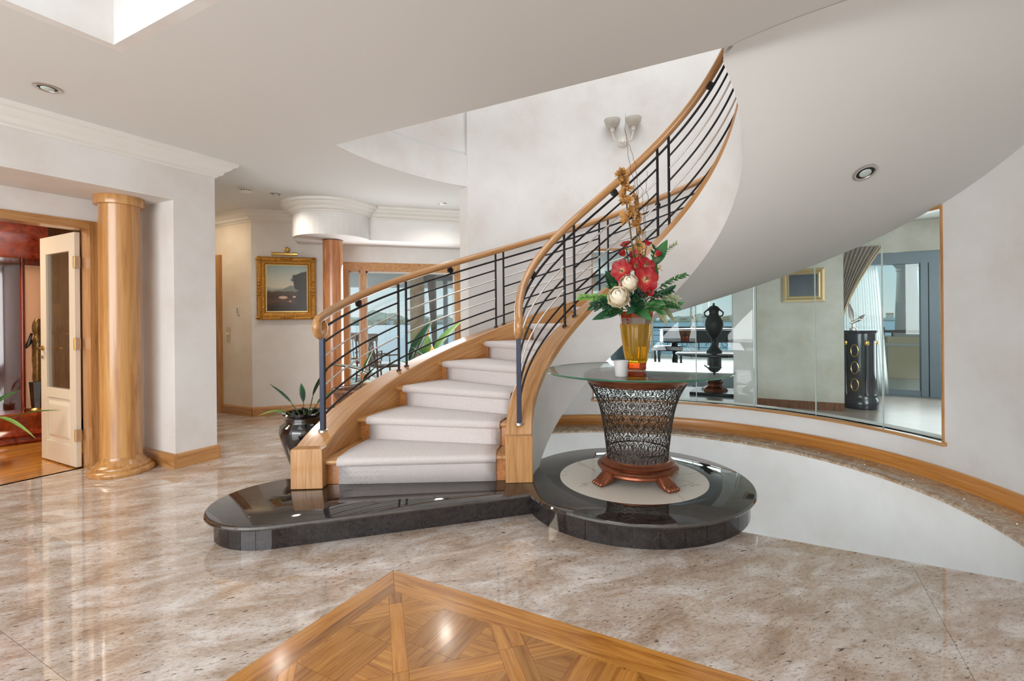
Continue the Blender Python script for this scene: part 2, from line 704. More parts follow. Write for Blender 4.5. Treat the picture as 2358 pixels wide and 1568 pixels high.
M['steel_dark'] = plain('dark_steel', S(42, 46, 60), 0.35, 0.6)
M['steel_black'] = plain('black_steel', S(36, 34, 36), 0.38, 0.5)
M['chrome'] = plain('chrome', S(212, 208, 204), 0.32, 1.0)
M['brass'] = plain('brass', S(214, 178, 104), 0.25, 1.0)
M['copper'] = plain('copper', S(138, 82, 58), 0.28, 0.7, noise=0.5, nscale=14)
M['iron'] = plain('dark_iron', S(84, 76, 70), 0.35, 0.8, noise=0.3, nscale=40)
M['gold'] = plain('gilt', S(190, 138, 62), 0.34, 0.7, noise=0.45, nscale=30, bump=0.9, bscale=60)
M['gold_flat'] = plain('gilt_slip', S(224, 200, 140), 0.4, 0.3)
M['white_paint'] = plain('white_paint', S(232, 228, 220), 0.35, coat=0.2)
M['white_plastic'] = plain('white_plastic', S(226, 222, 214), 0.4)
M['alu'] = plain('grey_aluminium', S(112, 124, 134), 0.4, 0.3)
M['rubber'] = plain('black_gloss', S(14, 12, 13), 0.06, coat=1.0)
M['pane'] = pane_mat('window_glass', (0.91, 0.96, 0.95, 1), 0.02, 0.4)
M['pane_clear'] = pane_mat('clear_glass', (0.96, 0.98, 0.98, 1), 0.04, 0.5)
M['pane_edge'] = plain('glass_edge_light', S(196, 208, 204), 0.15)
M['table_glass'] = pane_mat('table_glass', (0.93, 0.97, 0.95, 1), 0.16, 0.75)
M['glass_green'] = plain('green_glass_edge', S(40, 110, 84), 0.08, coat=0.5, trans=0.3)

# ------------------------------------------------------------------ plan constants
ZC = 2.83        # ceiling
RW = 2.50        # curved wall, inner face
HP = 0.157       # plinth
RISE, DL = 0.1809, 0.2538
R_SO0, R_SO1 = 2.18, 2.39
R_SI0, R_SI1 = 0.732, 0.925
Z_SO, Z_SI = 0.2607, 0.3143
Z_HO, Z_HI = 1.1205, 1.152
R_HO, R_HI = 2.262, 0.826


def P(R, a, z=0.0):
    return Vector((CX + R * cos(a), CYC + R * sin(a), z))


def ang(ph):
    return PH0 - ph


def arc_poly(R, d0, d1, n=48):
    return [(CX + R * cos(radians(d0 + (d1 - d0) * i / n)), CYC + R * sin(radians(d0 + (d1 - d0) * i / n))) for i in range(n + 1)]


def ring(mb, R0, R1, d0, d1, z0, z1, n=None):
    n = n or max(2, int(abs(d1 - d0) / 2.5))
    return mb.lathe([(R0, z0), (R1, z0), (R1, z1), (R0, z1)], (CX, CYC), n, radians(d0), radians(d1))


QW = (-6.414, 4.141)                 # corner where the splayed hall wall starts
AX = (sqrt(0.5), sqrt(0.5))
AN = (sqrt(0.5), -sqrt(0.5))         # into the hall


def hallw(s, off, z=0.0):
    return Vector((QW[0] + AX[0] * s + AN[0] * off, QW[1] + AX[1] * s + AN[1] * off, z))

# ================================================================== STRUCTURE
# ---- floor: granite tiles around an oak inlay, with the stair well cut out
PX, PY = -1.79, 1.905                      # far corner of the oak inlay
PX1, PY1 = 1.25, -0.9
well = [(-2.6, 3.2)] + [(1.56, 3.2)] + [p for p in arc_poly(RW, -5.5, 132, 40) if p[0] > -2.6] + [(-2.6, 5.295)]
inlay = [(PX, PY1), (PX1, PY1), (PX1, PY), (PX, PY)]
floor = MB().prism([(-4.9, -4.1), (1.7, -4.1), (1.7, 3.19), (-4.9, 3.19)], -0.30, -0.03)
floor.prism([(-9.2, 2.74), (-4.9, 2.74), (-4.9, 4.1), (-6.4, 4.1), (-9.2, 4.3)], -0.30, -0.03)
floor.prism([(-6.4, 3.19), (-2.61, 3.19), (-2.61, 6.4), (-4.5, 6.1), (-6.4, 4.15)], -0.30, -0.03)
floor = struct(floor, 'floor', M['grout'])
GAP = 0.0008
hall_limit = [hallw(-0.4, 0.0)[:2], hallw(6.0, 0.0)[:2]]
ty = [1.58 - 0.8 * k for k in range(7, -7, -1)]
tx = [-1.79 - 2.4 * k for k in range(4, -3, -1)]
for i in range(len(tx) - 1):
    for j in range(len(ty) - 1):
        x0, x1, y0, y1 = tx[i] + GAP, tx[i + 1] - GAP, ty[j] + GAP, ty[j + 1] - GAP
        cell = [(x0, y0), (x1, y0), (x1, y1), (x0, y1)]
        polys = []
        # entrance hall
        a = inside(cell, [(-4.92, -4.1), (1.7, -4.1), (1.7, 3.2), (-4.92, 3.2)])
        if a:
            polys += subtract([a], inlay)
        b = inside(cell, [(-5.6, -4.1), (-4.92, -4.1), (-4.92, 2.72), (-5.6, 2.72)])
        if b:
            polys.append(b)
        # passage behind the stair
        c = inside(cell, [(-9.2, 2.72), (-4.92, 2.72), (-4.92, 8), (-9.2, 8)])
        d = inside(cell, [(-4.92, 3.2), (-2.6, 3.2), (-2.6, 8), (-4.92, 8)])
        for q in (c, d):
            if q:
                q1 = inside(q, [(-9.2, 2.0), (QW[0], 2.0), (QW[0], 4.3), (-9.2, 4.3)])
                q2 = inside(q, [(QW[0], 2.0), (0, 2.0), (0, 9.0), (QW[0], 9.0)])
                q2 = clip(q2, hall_limit[1], hall_limit[0]) if q2 else q2
                polys += [z for z in (q1, q2) if z]
        if not polys:
            continue
        mb = MB()
        for q in polys:
            mb.prism(q, -0.03, 0.0)
        mb.build('tile', M['granite'], floor)

# ---- oak inlay: mitred border and a lattice of strips around diamond panels
pm = MB().box(PX, PX1, PY1, PY, -0.03, -0.012).build('inlay_bed', M['dark_wood'], floor)


def plank(poly, grain, parent=None, z=0.0):
    """poly in plan; the grain runs along angle 'grain'"""
    cx = sum(p[0] for p in poly) / len(poly)
    cy = sum(p[1] for p in poly) / len(poly)
    # small joint all round
    q = []
    for p in poly:
        dx, dy = p[0] - cx, p[1] - cy
        L = hypot(dx, dy)
        k = max(0.0, 1 - 0.0010 / L)
        dx, dy = dx * k, dy * k
        q.append((dx * cos(grain) + dy * sin(grain), -dx * sin(grain) + dy * cos(grain)))
    mb = MB().prism(q, -0.014, 0.0)
    o = mb.build('plank', M['oak_plank'], None)
    o.location = (cx, cy, z)
    o.rotation_euler = (0, 0, grain)
    o.parent = parent or floor
    return o


B1, B2 = 0.085, 0.145                      # two border strips
for lo, hi in ((0.0, B1), (B1, B2)):
    plank([(PX + lo, PY - lo), (PX + hi, PY - hi), (PX1 - hi, PY - hi), (PX1 - lo, PY - lo)], 0.0)
    plank([(PX + lo, PY - lo), (PX + lo, PY1 + lo), (PX + hi, PY1 + hi), (PX + hi, PY - hi)], pi / 2)
    plank([(PX1 - lo, PY - lo), (PX1 - hi, PY - hi), (PX1 - hi, PY1 + hi), (PX1 - lo, PY1 + lo)], pi / 2)
field = [(PX + B2, PY1 + B2), (PX1 - B2, PY1 + B2), (PX1 - B2, PY - B2), (PX + B2, PY - B2)]


def UV2(u, w):
    return (PX + (u + w) * sqrt(0.5), PY + (u - w) * sqrt(0.5))


def rect_uw(u0, u1, w0, w1):
    return [UV2(u0, w0), UV2(u0, w1), UV2(u1, w1), UV2(u1, w0)]


def ccw(p):
    s = sum(p[i][0] * p[(i + 1) % len(p)][1] - p[(i + 1) % len(p)][0] * p[i][1] for i in range(len(p)))
    return p if s > 0 else p[::-1]


CELL, ST = 0.345, 0.056
u_cells, w_cells = [], []
u = 0.028
for k in range(9):
    u_cells.append(u)
    u += CELL + 2 * ST
u = -0.028 - CELL
for k in range(9):
    u_cells.append(u)
    u -= CELL + 2 * ST
w = 0.42
for k in range(-1, 10):
    w_cells.append(w + k * (CELL + 2 * ST))


def put(poly, grain):
    q = inside(ccw(poly), field)
    if q and area(q) > 0.0004:
        plank(q, grain)


for u0 in u_cells:
    for w0 in w_cells:
        u1, w1 = u0 + CELL, w0 + CELL
        um, wm = (u0 + u1) / 2, (w0 + w1) / 2
        if UV2(um, wm)[0] < PX - 0.3 or UV2(um, wm)[1] > PY + 0.3 or UV2(um, wm)[1] < 0.1 or UV2(um, wm)[0] > PX1 + 0.3:
            continue
        # square of three boards standing on its corner, four triangles round it
        c0, c1, c2, c3 = UV2(u0, wm), UV2(um, w1), UV2(u1, wm), UV2(um, w0)
        xs = sorted(p[0] for p in (c0, c1, c2, c3))
        ys = sorted(p[1] for p in (c0, c1, c2, c3))
        sq = [c0, c1, c2, c3]
        # boards across the square
        for t in range(3):
            a0 = (c0[0] + (c1[0] - c0[0]) * t / 3, c0[1] + (c1[1] - c0[1]) * t / 3)
            a1 = (c0[0] + (c1[0] - c0[0]) * (t + 1) / 3, c0[1] + (c1[1] - c0[1]) * (t + 1) / 3)
            b0 = (c3[0] + (c2[0] - c3[0]) * t / 3, c3[1] + (c2[1] - c3[1]) * t / 3)
            b1 = (c3[0] + (c2[0] - c3[0]) * (t + 1) / 3, c3[1] + (c2[1] - c3[1]) * (t + 1) / 3)
            put([a0, a1, b1, b0], atan2(c3[1] - c0[1], c3[0] - c0[0]))
        for tri, gr in (([UV2(u0, w0), UV2(um, w0), UV2(u0, wm)], 0), ([UV2(u0, w1), UV2(u0, wm), UV2(um, w1)], pi / 2),
                        ([UV2(u1, w1), UV2(um, w1), UV2(u1, wm)], 0), ([UV2(u1, w0), UV2(u1, wm), UV2(um, w0)], pi / 2)):
            put(tri, gr)
        # strips on the +u and +w side; the first strip line is single
        for t in range(2):
            put(rect_uw(u1 + ST * t, u1 + ST * (t + 1), w0 - ST * 2, w1), -pi / 4) if u0 > -0.37 else None
            put(rect_uw(u0, u1, w1 + ST * t, w1 + ST * (t + 1)), pi / 4)
        if abs(u0 - 0.028) < 1e-6:
            put(rect_uw(-0.028, 0.028, w0 - 2 * ST, w1), -pi / 4)
        elif u0 < 0:
            for t in range(2):
                put(rect_uw(u0 - ST * (t + 1), u0 - ST * t, w0 - 2 * ST, w1), -pi / 4)

# ---- ceiling with the stair void and the skylight shaft
void = [(-3.40, 2.95), (1.56, 2.95)] + arc_poly(2.53, -11.2, 191.2, 60)[1:-1]
sky = [(-3.22, -0.35), (-1.4, -0.35), (-1.4, 1.31), (-3.22, 1.31)]
polys = subtract(subtract([[(-5.5, -4.1), (1.7, -4.1), (1.7, 2.95), (-5.5, 2.95)], [(-9.2, 2.95), (1.8, 2.95), (1.8, 10.0), (-9.2, 10.0)]], ccw(void)), [(-3.28, -0.41), (-1.34, -0.41), (-1.34, 1.37), (-3.28, 1.37)])
polys += [[(-9.2, 2.5), (-5.5, 2.5), (-5.5, 2.95), (-9.2, 2.95)]]
polys2 = []
for p in polys:                                   # stop at the splayed window wall
    q1 = inside(p, [(-9.3, -5.0), (QW[0], -5.0), (QW[0], 4.3), (-9.3, 4.3)])
    q2 = inside(p, [(QW[0], -5.0), (2.0, -5.0), (2.0, 12.0), (QW[0], 12.0)])
    q2 = clip(q2, hallw(9, -0.25)[:2], hallw(-2, -0.25)[:2]) if q2 else q2
    polys2 += [z for z in (q1, q2) if z]
mb = MB()
for p in polys2:
    mb.prism(p, ZC, ZC + 0.4)
struct(mb, 'ceiling', M['ceiling'])
mb = MB()                                         # shaft walls
t = 0.06
for x0, x1, y0, y1 in ((-3.22 - t, -3.22, -0.35 - t, 1.31 + t), (-1.4, -1.4 + t, -0.35 - t, 1.31 + t), (-3.22, -1.4, 1.31, 1.31 + t), (-3.22, -1.4, -0.35 - t, -0.35)):
    mb.box(x0, x1, y0, y1, ZC, ZC + 1.0)
struct(mb, 'wall_skylight_shaft', M['plaster'])

# ---- wall on the study side: header over the recess, pier, study wall
mb = MB()
mb.box(-5.43, -4.78, -4.1, 2.37, 2.40, ZC)
mb.box(-5.55, -4.78, 2.37, 2.73, 0, ZC)
struct(mb, 'wall_left', M['plaster'])
mb = MB()
mb.box(-5.55, -5.43, 2.07, 2.37, 0, 2.40)
mb.box(-5.55, -5.43, -0.2, 2.07, 2.205, 2.40)
mb.box(-5.55, -5.43, -4.1, -0.2, 0, 2.40)
mb.box(-5.55, -4.78, -4.1, -0.4, 0, 2.40)
struct(mb, 'wall_recess', M['plaster'])


def skirt_run(pts, h=0.13, th=0.022, e0=0.0, e1=0.0):
    """plan polyline of the face line, board grows to the left of the direction"""
    mb = MB()
    for a, b in zip(pts[:-1], pts[1:]):
        d = Vector((b[0] - a[0], b[1] - a[1], 0))
        L = d.length
        d.normalize()
        nrm = Vector((-d.y, d.x, 0))
        prof = [(0, 0), (th, 0), (th, h * 0.82), (th * 0.7, h * 0.93), (0, h)]
        rings = []
        for t in (-e0, L + e1):
            rings.append([(a[0] + d.x * t + nrm.x * u, a[1] + d.y * t + nrm.y * u, z) for u, z in prof])
        mb.loft(rings)
    return mb


struct(skirt_run([(-5.40, 2.37), (-4.78, 2.37)][::-1], e0=0.022), 'baseboard_recess', M['timber_x'])
struct(skirt_run([(-4.78, 2.37), (-4.78, 2.73)][::-1], th=0.022), 'baseboard_pier', M['timber_y'])
struct(skirt_run([(-4.78, 2.73), (-5.55, 2.73)][::-1], e1=0.022), 'baseboard_passage', M['timber_x'])
struct(MB().box(-9.2, -5.45, 3.06, 3.10, 0, ZC), 'wall_passage_near', M['plaster_cream'])
struct(MB().box(-5.55, -5.45, 2.73, 3.06, 0, ZC), 'wall_passage_corner', M['plaster_cream'])


CORN = [(0.0, 2.685), (0.012, 2.685), (0.018, 2.70), (0.045, 2.712), (0.055, 2.725), (0.06, 2.742), (0.085, 2.757), (0.105, 2.775), (0.112, 2.79), (0.14, 2.80), (0.145, 2.812), (0.15, ZC), (0.0, ZC)]


def cornice(path, name, mat=None):
    """plan polyline, moulding grows to the left; mitred"""
    mb = MB()
    rings = []
    n = len(path)
    for i, p in enumerate(path):
        p = Vector((p[0], p[1], 0))
        d0 = (p - Vector((path[i - 1][0], path[i - 1][1], 0))).normalized() if i else None
        d1 = (Vector((path[i + 1][0], path[i + 1][1], 0)) - p).normalized() if i < n - 1 else None
        d0 = d0 or d1
        d1 = d1 or d0
        n0, n1 = Vector((-d0.y, d0.x, 0)), Vector((-d1.y, d1.x, 0))
        b = (n0 + n1)
        b = b / max(0.3, b.dot(n0)) if b.length > 1e-6 else n0
        rings.append([(p.x + b.x * u, p.y + b.y * u, z) for u, z in CORN])
    mb.loft(rings)
    return struct(mb, name, mat or M['cornice'], smooth=True, angle=25)


cornice([(-5.45, 2.73), (-4.78, 2.73), (-4.78, -4.0)], 'trim_cornice_entrance')
bulk = [hallw(1.08 + 0.49 * cos(radians(a)), 0.48 + 0.49 * sin(radians(a)))[:2] for a in [180 - 167 * k / 20 for k in range(21)]]
hp0, hp1, hp2 = hallw(0.59, 0.0)[:2], hallw(1.5575, 0.59)[:2], hallw(2.98, 0.59)[:2]
cornice([(-9.0, 4.141), QW, hp0][::-1], 'trim_cornice_passage')
cornice(([hp0] + bulk + [hp2])[::-1], 'trim_cornice_bulkhead')
mb = MB()
mb.prism(ccw([hp0] + bulk[:] + [hallw(1.5575, 0.0)[:2]]), 2.395, ZC)
mb.prism(ccw([hallw(1.5575, 0.0)[:2], hp1, hp2, hallw(2.98, 0.0)[:2]]), 2.395, ZC)
struct(mb, 'wall_bulkhead', M['plaster'])

# ---- passage walls
struct(MB().box(-7.09, QW[0], QW[1], QW[1] + 0.15, 0, ZC).prism([(-9.2, QW[1]), (-7.09, QW[1]), (-7.09, QW[1] + 0.15), (-9.2, QW[1] + 0.15)], 2.27, ZC), 'wall_passage', M['plaster_cream'])

struct(skirt_run([QW, (-7.09, QW[1])]), 'baseboard_passage_far', M['timber_x'])
mb = MB()
mb.obox(QW, AX, AN, 0, 1.18, -0.2, 0, 0, ZC)
mb.obox(QW, AX, AN, 1.18, 2.886, -0.2, 0, 2.16, ZC)
mb.obox(QW, AX, AN, 2.886, 3.6, -0.2, 0, 0, ZC)
struct(mb, 'wall_picture', M['plaster'])
struct(skirt_run([hallw(1.16, 0)[:2], QW]), 'baseboard_picture', M['timber_x'])
mb = MB()                                               # end wall of the passage
mb.box(-9.3, -9.2, 2.3, 4.4, 0, ZC)
struct(mb, 'wall_passage_end', M['plaster_cream'])

# ---- curved stair wall
WD0, WD1, ZS, ZH = 34.3, 116.4, 0.315, 2.165
mb = MB()
ring(mb, RW, RW + 0.2, -12, 152.4, -3.0, ZS)
ring(mb, RW, RW + 0.2, -12, 152.4, ZH, 5.6)
ring(mb, RW, RW + 0.2, -12, WD0, ZS, ZH)
ring(mb, RW, RW + 0.2, WD1, 152.4, ZS, ZH)
struct(mb, 'wall_curved', M['plaster'], smooth=True, angle=30)
mb = MB()
ring(mb, 2.535, 2.7, 152.4, 205, ZC + 0.35, 5.6)
ring(mb, 2.512, 2.6, 152.4, 192, ZC + 0.0015, ZC + 0.36)
struct(mb, 'wall_upper_landing', M['plaster'], smooth=True, angle=30)
mb = MB()
ring(mb, 2.215, 2.49, -14, 165, -3.0, -0.034)
struct(mb, 'wall_well', M['plaster'], smooth=True, angle=30)
mb = MB().box(-2.6, 1.6, 3.08, 3.19, -0.34, -0.03)
struct(mb, 'wall_well_front', M['plaster'])
struct(MB().prism([(-4, -1.0), (1.7, -1.0), (1.7, 6.2), (-4, 6.2)], -3.05, -3.0), 'floor_lower', M['plaster_cream'])
# granite ledge with bullnose, skirting
mb = MB()
mb.lathe([(2.20, -0.034), (2.185, -0.028), (2.180, -0.017), (2.185, -0.006), (2.20, 0.0), (2.498, 0.0), (2.498, -0.034)], (CX, CYC), 70, radians(-5), radians(165))
struct(mb, 'trim_well_ledge', M['ledge'], smooth=True, angle=50)
mb = MB()
mb.lathe([(2.472, 0.0), (2.472, 0.10), (2.476, 0.112), (2.486, 0.117), (2.4985, 0.117), (2.4985, 0.0)], (CX, CYC), 70, radians(-5), radians(150))
struct(mb, 'baseboard_curved', M['skirt_helix'], smooth=True, angle=50)
for k in range(9):                                     # little round studs let into the ledge
    a = radians(16 + k * 10.3)
    p = P(2.325, a)
    o = MB().lathe([(0.0, 0.003), (0.012, 0.003), (0.013, 0.0), (0.013, -0.004)][::-1], p[:2], 12).build('ledge_stud', M['chrome'], bpy.data.objects['trim_well_ledge'], smooth=True)

# ---- right-hand wall, entrance wall behind the camera, upper storey
struct(MB().box(1.525, 1.7, -4.1, 2.935, -0.3, 5.6), 'wall_right', M['plaster'])
mb = MB()
for x0, x1 in ((-5.6, -4.5), (-2.75, -2.45), (-0.75, -0.45), (1.3, 1.7)):
    mb.box(x0, x1, -4.15, -4.0, 0, ZC)
mb.box(-5.6, 1.7, -4.15, -4.0, 2.5, ZC)
struct(mb, 'wall_entrance', M['plaster'])
for k, (x0, x1) in enumerate(((-4.5, -2.75), (-2.45, -0.75), (-0.45, 1.3))):
    w = struct(MB().box(x0, x1, -4.06, -4.05, 0.05, 2.5), 'window_%d' % (k + 3), M['pane_clear'])
    mb = MB()
    for a, b, c, d in ((x0, x0 + 0.07, 0, 2.5), (x1 - 0.07, x1, 0, 2.5), ((x0 + x1) / 2 - 0.03, (x0 + x1) / 2 + 0.03, 0, 2.5), (x0, x1, 0, 0.07), (x0, x1, 2.43, 2.5)):
        mb.box(a, b, -4.09, -4.02, c, d)
    mb.build('window_frame', M['timber_z'], w)
struct(MB().prism([(-4, 0.9), (1.7, 0.9), (1.7, 6.3), (-4, 6.3)], 5.6, 5.7), 'ceiling_upper', M['ceiling'])
struct(MB().box(-4.0, 1.7, 0.9, 1.0, ZC + 0.4, 5.6), 'wall_upper_back', M['plaster'])
struct(MB().box(-4.0, -3.9, 0.9, 3.4, ZC + 0.4, 5.6), 'wall_upper_left', M['plaster'])

# ---- curved window: sill, head, jambs, flat panes between slim joints
win = MB()
ring(win, 2.455, 2.56, WD0 - 0.6, WD1 + 0.6, ZS - 0.028, ZS)
win = struct(win, 'window_1', M['timber_ring'], smooth=True, angle=50)
mb = MB()
ring(mb, 2.485, 2.56, WD0, WD1, ZH - 0.03, ZH)
mb.build('window_head', M['timber_ring'], win, smooth=True, angle=50)
for d in (WD0, WD1):
    mb = MB()
    ring(mb, 2.488, 2.56, d - 0.17, d + 0.17, ZS, ZH, 1)
    mb.build('window_jamb', M['timber_z'], win)
marks = [WD0, 46.25, 60.2, 74.35, 88.5, 102.6, WD1]
for d0, d1 in zip(marks[:-1], marks[1:]):
    a, b = P(2.525, radians(d0)), P(2.525, radians(d1))
    d = (b - a)
    L = d.length
    d.normalize()
    nn = (d.y, -d.x)
    MB().obox(a, (d.x, d.y), nn, 0.004, L - 0.004, -0.005, 0.005, ZS, ZH - 0.03).build('pane', M['pane'], win)
for d0 in marks[1:-1]:
    q = P(2.525, radians(d0))
    e = (cos(radians(d0)), sin(radians(d0)))
    MB().obox(q, e, (-e[1], e[0]), -0.006, 0.006, -0.0038, 0.0038, ZS, ZH - 0.03).build('glazing_joint', M['pane_edge'], win)

# ---- hall window in the splayed wall
hw = MB()
hw.obox(QW, AX, AN, 1.18, 2.886, -0.12, 0.012, 2.035, 2.16)
hw = struct(hw, 'window_2', M['timber_x'])
for s0, s1 in ((1.18, 1.255), (1.416, 1.494), (2.80, 2.886)):
    MB().obox(QW, AX, AN, s0, s1, -0.12, 0.012, 0.0, 2.035).build('window_jamb', M['timber_z'], hw)
MB().obox(QW, AX, AN, 1.255, 2.80, -0.12, 0.0, 0.0, 0.03).build('window_track', M['white_paint'], hw)
for s0, s1 in ((1.255, 1.416), (1.494, 2.80)):
    f = MB()
    for a, b, c, d in ((s0, s0 + 0.022, 0.03, 2.035), (s1 - 0.022, s1, 0.03, 2.035), (s0, s1, 2.01, 2.035), (s0, s1, 0.03, 0.08)):
        f.obox(QW, AX, AN, a, b, -0.075, -0.045, c, d)
    f.build('sash', M['white_paint'], hw)
    MB().obox(QW, AX, AN, s0 + 0.02, s1 - 0.02, -0.063, -0.057, 0.08, 2.01).build('pane', M['pane_clear'], hw)

# ---- doors
dr = struct(MB().box(-5.57, -5.41, 2.012, 2.074, 0, 2.21), 'door_1', M['timber_z'])
MB().box(-5.57, -5.41, -0.3, 2.012, 2.135, 2.21).build('door_head', M['timber_y'], dr)
MB().box(-5.57, -5.41, -0.3, -0.2, 0, 2.10).build('door_jamb', M['timber_z'], dr)
d2 = struct(MB().box(-7.19, -7.09, 4.10, 4.3, 0, 2.27), 'door_2', M['timber_z'])
MB().box(-8.3, -7.19, 4.10, 4.3, 2.17, 2.27).build('door_head', M['timber_x'], d2)
MB().box(-8.2, -7.19, 4.2, 4.24, 0.01, 2.17).build('door_leaf', wood('door_leaf_wood', *RED, axis='Z'), d2)

# ================================================================== PLINTHS
PC = (-0.943, 3.443)
RPT, RPB = 0.815, 0.775
BULL = [(0.020, 0.0), (0.006, 0.006), (0.0, 0.017), (0.006, 0.028), (0.020, 0.034)]    # inset, height


def slab_edge(zt):
    return [(i, zt - 0.034 + h) for i, h in BULL]


rp = thing('round_plinth', 'round polished black granite plinth with a white marble disc set into its top', 'plinth', (PC[0], PC[1], 0))
mb = MB().lathe([(RPB - 0.012, 0.0), (RPB - 0.012, HP - 0.034)], PC, 72)
mb.build('core', M['grout'], rp, smooth=True)
a = 2 * pi / 34
tile = None
for k in range(34):
    mb = MB()
    mb.lathe([(RPB - 0.012, 0.0), (RPB, 0.0), (RPB, HP - 0.034), (RPB - 0.012, HP - 0.034)], PC, 3, k * a + 0.0024, (k + 1) * a - 0.0024)
    mb.build('tile', M['black_granite_cut'], rp, smooth=True, angle=30)
for k in range(4):                       # four ring segments with hairline joints
    d0 = radians(33 + 90 * k)
    mb = MB()
    prof = [(0.523, HP - 0.034)] + [(RPT - i, z) for i, z in slab_edge(HP)] + [(0.523, HP)]
    mb.lathe(prof, PC, 24, d0 + 0.0009, d0 + pi / 2 - 0.0009)
    mb.build('ring_slab', M['black_granite'], rp, smooth=True, angle=35)
MB().lathe([(0.5215, HP - 0.034), (0.5215, HP + 0.0002), (0.0, HP + 0.0002)], PC, 64, cap=False).build('marble_disc', M['white_marble'], rp, smooth=True, angle=35, label='white marble disc with brown veins')

# step plinth: a stadium running at 45 degrees into the stair
SPC, SPR = (-2.85, 2.045), 0.437
sp_d, sp_n = Vector((sqrt(.5), sqrt(.5), 0)), Vector((-sqrt(.5), sqrt(.5), 0))


def stadium(r, L):
    pts = []
    c = Vector((SPC[0], SPC[1], 0))
    for k in range(25):
        t = radians(-45 - 180 * k / 24)
        pts.append((c.x + r * cos(t), c.y + r * sin(t)))
    pts = pts[::1]
    e = c + sp_d * L
    pts.append(tuple((e + sp_n * r)[:2]))
    pts.append(tuple((e - sp_n * r)[:2]))
    return ccw(pts)


def loft_poly(fn, prof):
    """prof: list of (inset, z)"""
    rings = []
    for i, z in prof:
        rings.append([(x, y, z) for x, y in fn(i)])
    return MB().loft(rings)


sp = thing('step_plinth', 'polished black granite step with one rounded end under the foot of the stair', 'step', (SPC[0], SPC[1], 0))
LSP = 1.62
loft_poly(lambda i: stadium(SPR - 0.05 - i, LSP), [(0.012, 0.0), (0.012, HP - 0.034)]).build('core', M['grout'], sp)
loft_poly(lambda i: stadium(SPR - i, LSP), slab_edge(HP - 0.0012)).build('slab', M['black_granite'], sp, smooth=True, angle=35)
rb = SPR - 0.05
c = Vector((SPC[0], SPC[1], 0))
for k in range(14):                      # narrow tiles round the end
    t0, t1 = radians(-45 - 180 * k / 14), radians(-45 - 180 * (k + 1) / 14)
    mb = MB().lathe([(rb - 0.012, 0), (rb, 0), (rb, HP - 0.034), (rb - 0.012, HP - 0.034)], SPC, 2, t1 + 0.003, t0 - 0.003)
    mb.build('tile', M['black_granite_cut'], sp, smooth=True, angle=30)
for sgn in (-1, 1):
    for s0, s1 in ((0.0, 0.42), (0.42, 0.84), (0.84, 1.26), (1.26, LSP)):
        q = [c + sp_d * (s0 + .001) + sp_n * sgn * (rb - 0.012), c + sp_d * (s1 - .001) + sp_n * sgn * (rb - 0.012), c + sp_d * (s1 - .001) + sp_n * sgn * rb, c + sp_d * (s0 + .001) + sp_n * sgn * rb]
        MB().prism([tuple(v[:2]) for v in q], 0, HP - 0.034).build('tile', M['black_granite_cut'], sp)

# ================================================================== STAIRCASE
st = thing('staircase', 'curved timber staircase with carpeted treads sweeping up to the upper floor', 'staircase', (CX - 1.6, CYC - 0.9, HP))
NT = 17
TEND = 4.45


def hz(z0, ph):
    return HP + z0 + PITCH * ph


# treads and risers in timber (visible each side of the carpet)
for n in range(1, NT + 1):
    p0 = (n - 1) * DL
    z = HP + n * RISE
    mb = MB()
    k = 4
    sec = [(-0.0, -0.036), (-0.0145, -0.030), (-0.019, -0.018), (-0.0145, -0.006), (0.0, 0.0)]
    rings = []
    for i in range(k + 1):
        R = R_SI1 - 0.01 + (R_SO0 + 0.01 - R_SI1 + 0.01) * i / k
        ring_ = []
        for dl_, dz in sec:
            ph = p0 + (dl_ + 0.012) / R * 1.0
            ring_.append(P(R, ang(ph), z + dz))
        ring_.append(P(R, ang(p0 + DL + 0.03), z))
        ring_.append(P(R, ang(p0 + DL + 0.03), z - 0.036))
        rings.append(ring_)
    mb.loft(rings)
    mb.build('tread', M['timber_helix'], st, smooth=True, angle=35)
    mb = MB()
    a1, a0 = ang(p0 + 0.0224), ang(p0 + 0.036)
    rr0, rr1 = R_SI1 - 0.01, R_SO0 + 0.01
    mb.prism(ccw([P(rr0, a0)[:2], P(rr1, a0)[:2], P(rr1, a1)[:2], P(rr0, a1)[:2]]), z - RISE, z - 0.036)
    mb.build('riser', M['timber_red'], st)


def helix_solid(R0, R1, zlo, zhi, ph0, ph1, n=120, bev=0.006):
    rings = []
    for i in range(n + 1):
        ph = ph0 + (ph1 - ph0) * i / n
        a = ang(ph)
        lo, hi = zlo(ph), zhi(ph)
        rings.append([P(R0, a, lo), P(R1, a, lo), P(R1, a, hi - bev), P(R1 - bev, a, hi), P(R0 + bev, a, hi), P(R0, a, hi - bev)])
    return MB().loft(rings)


# lower edge of the flight (soffit), measured off the inner face and off the curved wall
SOF_T = [(200, 0.02), (150, 0.62), (130, 0.90), (116, 1.08), (93.15, 1.381), (85.3, 1.485), (74.2, 1.631), (60, 1.818), (46, 2.004), (38.2, 2.118), (34, 2.175), (27.15, 2.285), (19.8, 2.41), (12, 2.53), (4, 2.66), (-5, 2.78), (-12.2, ZC - 0.002)]


def interp(T, x):
    T = sorted(T)
    if x <= T[0][0]:
        return T[0][1]
    for (a, b), (c_, d) in zip(T[:-1], T[1:]):
        if x <= c_:
            return b + (d - b) * (x - a) / (c_ - a)
    return T[-1][1]


def sof_in(ph):
    return min(HP - 0.3115 + PITCH * ph, ZC - 0.002)


def sof_out(ph):
    d = math.degrees(ang(ph))
    return min(interp(SOF_T, d), ZC - 0.002)


st_lo_in = lambda ph: max(sof_in(ph), HP if ph < 0.5 else -1)
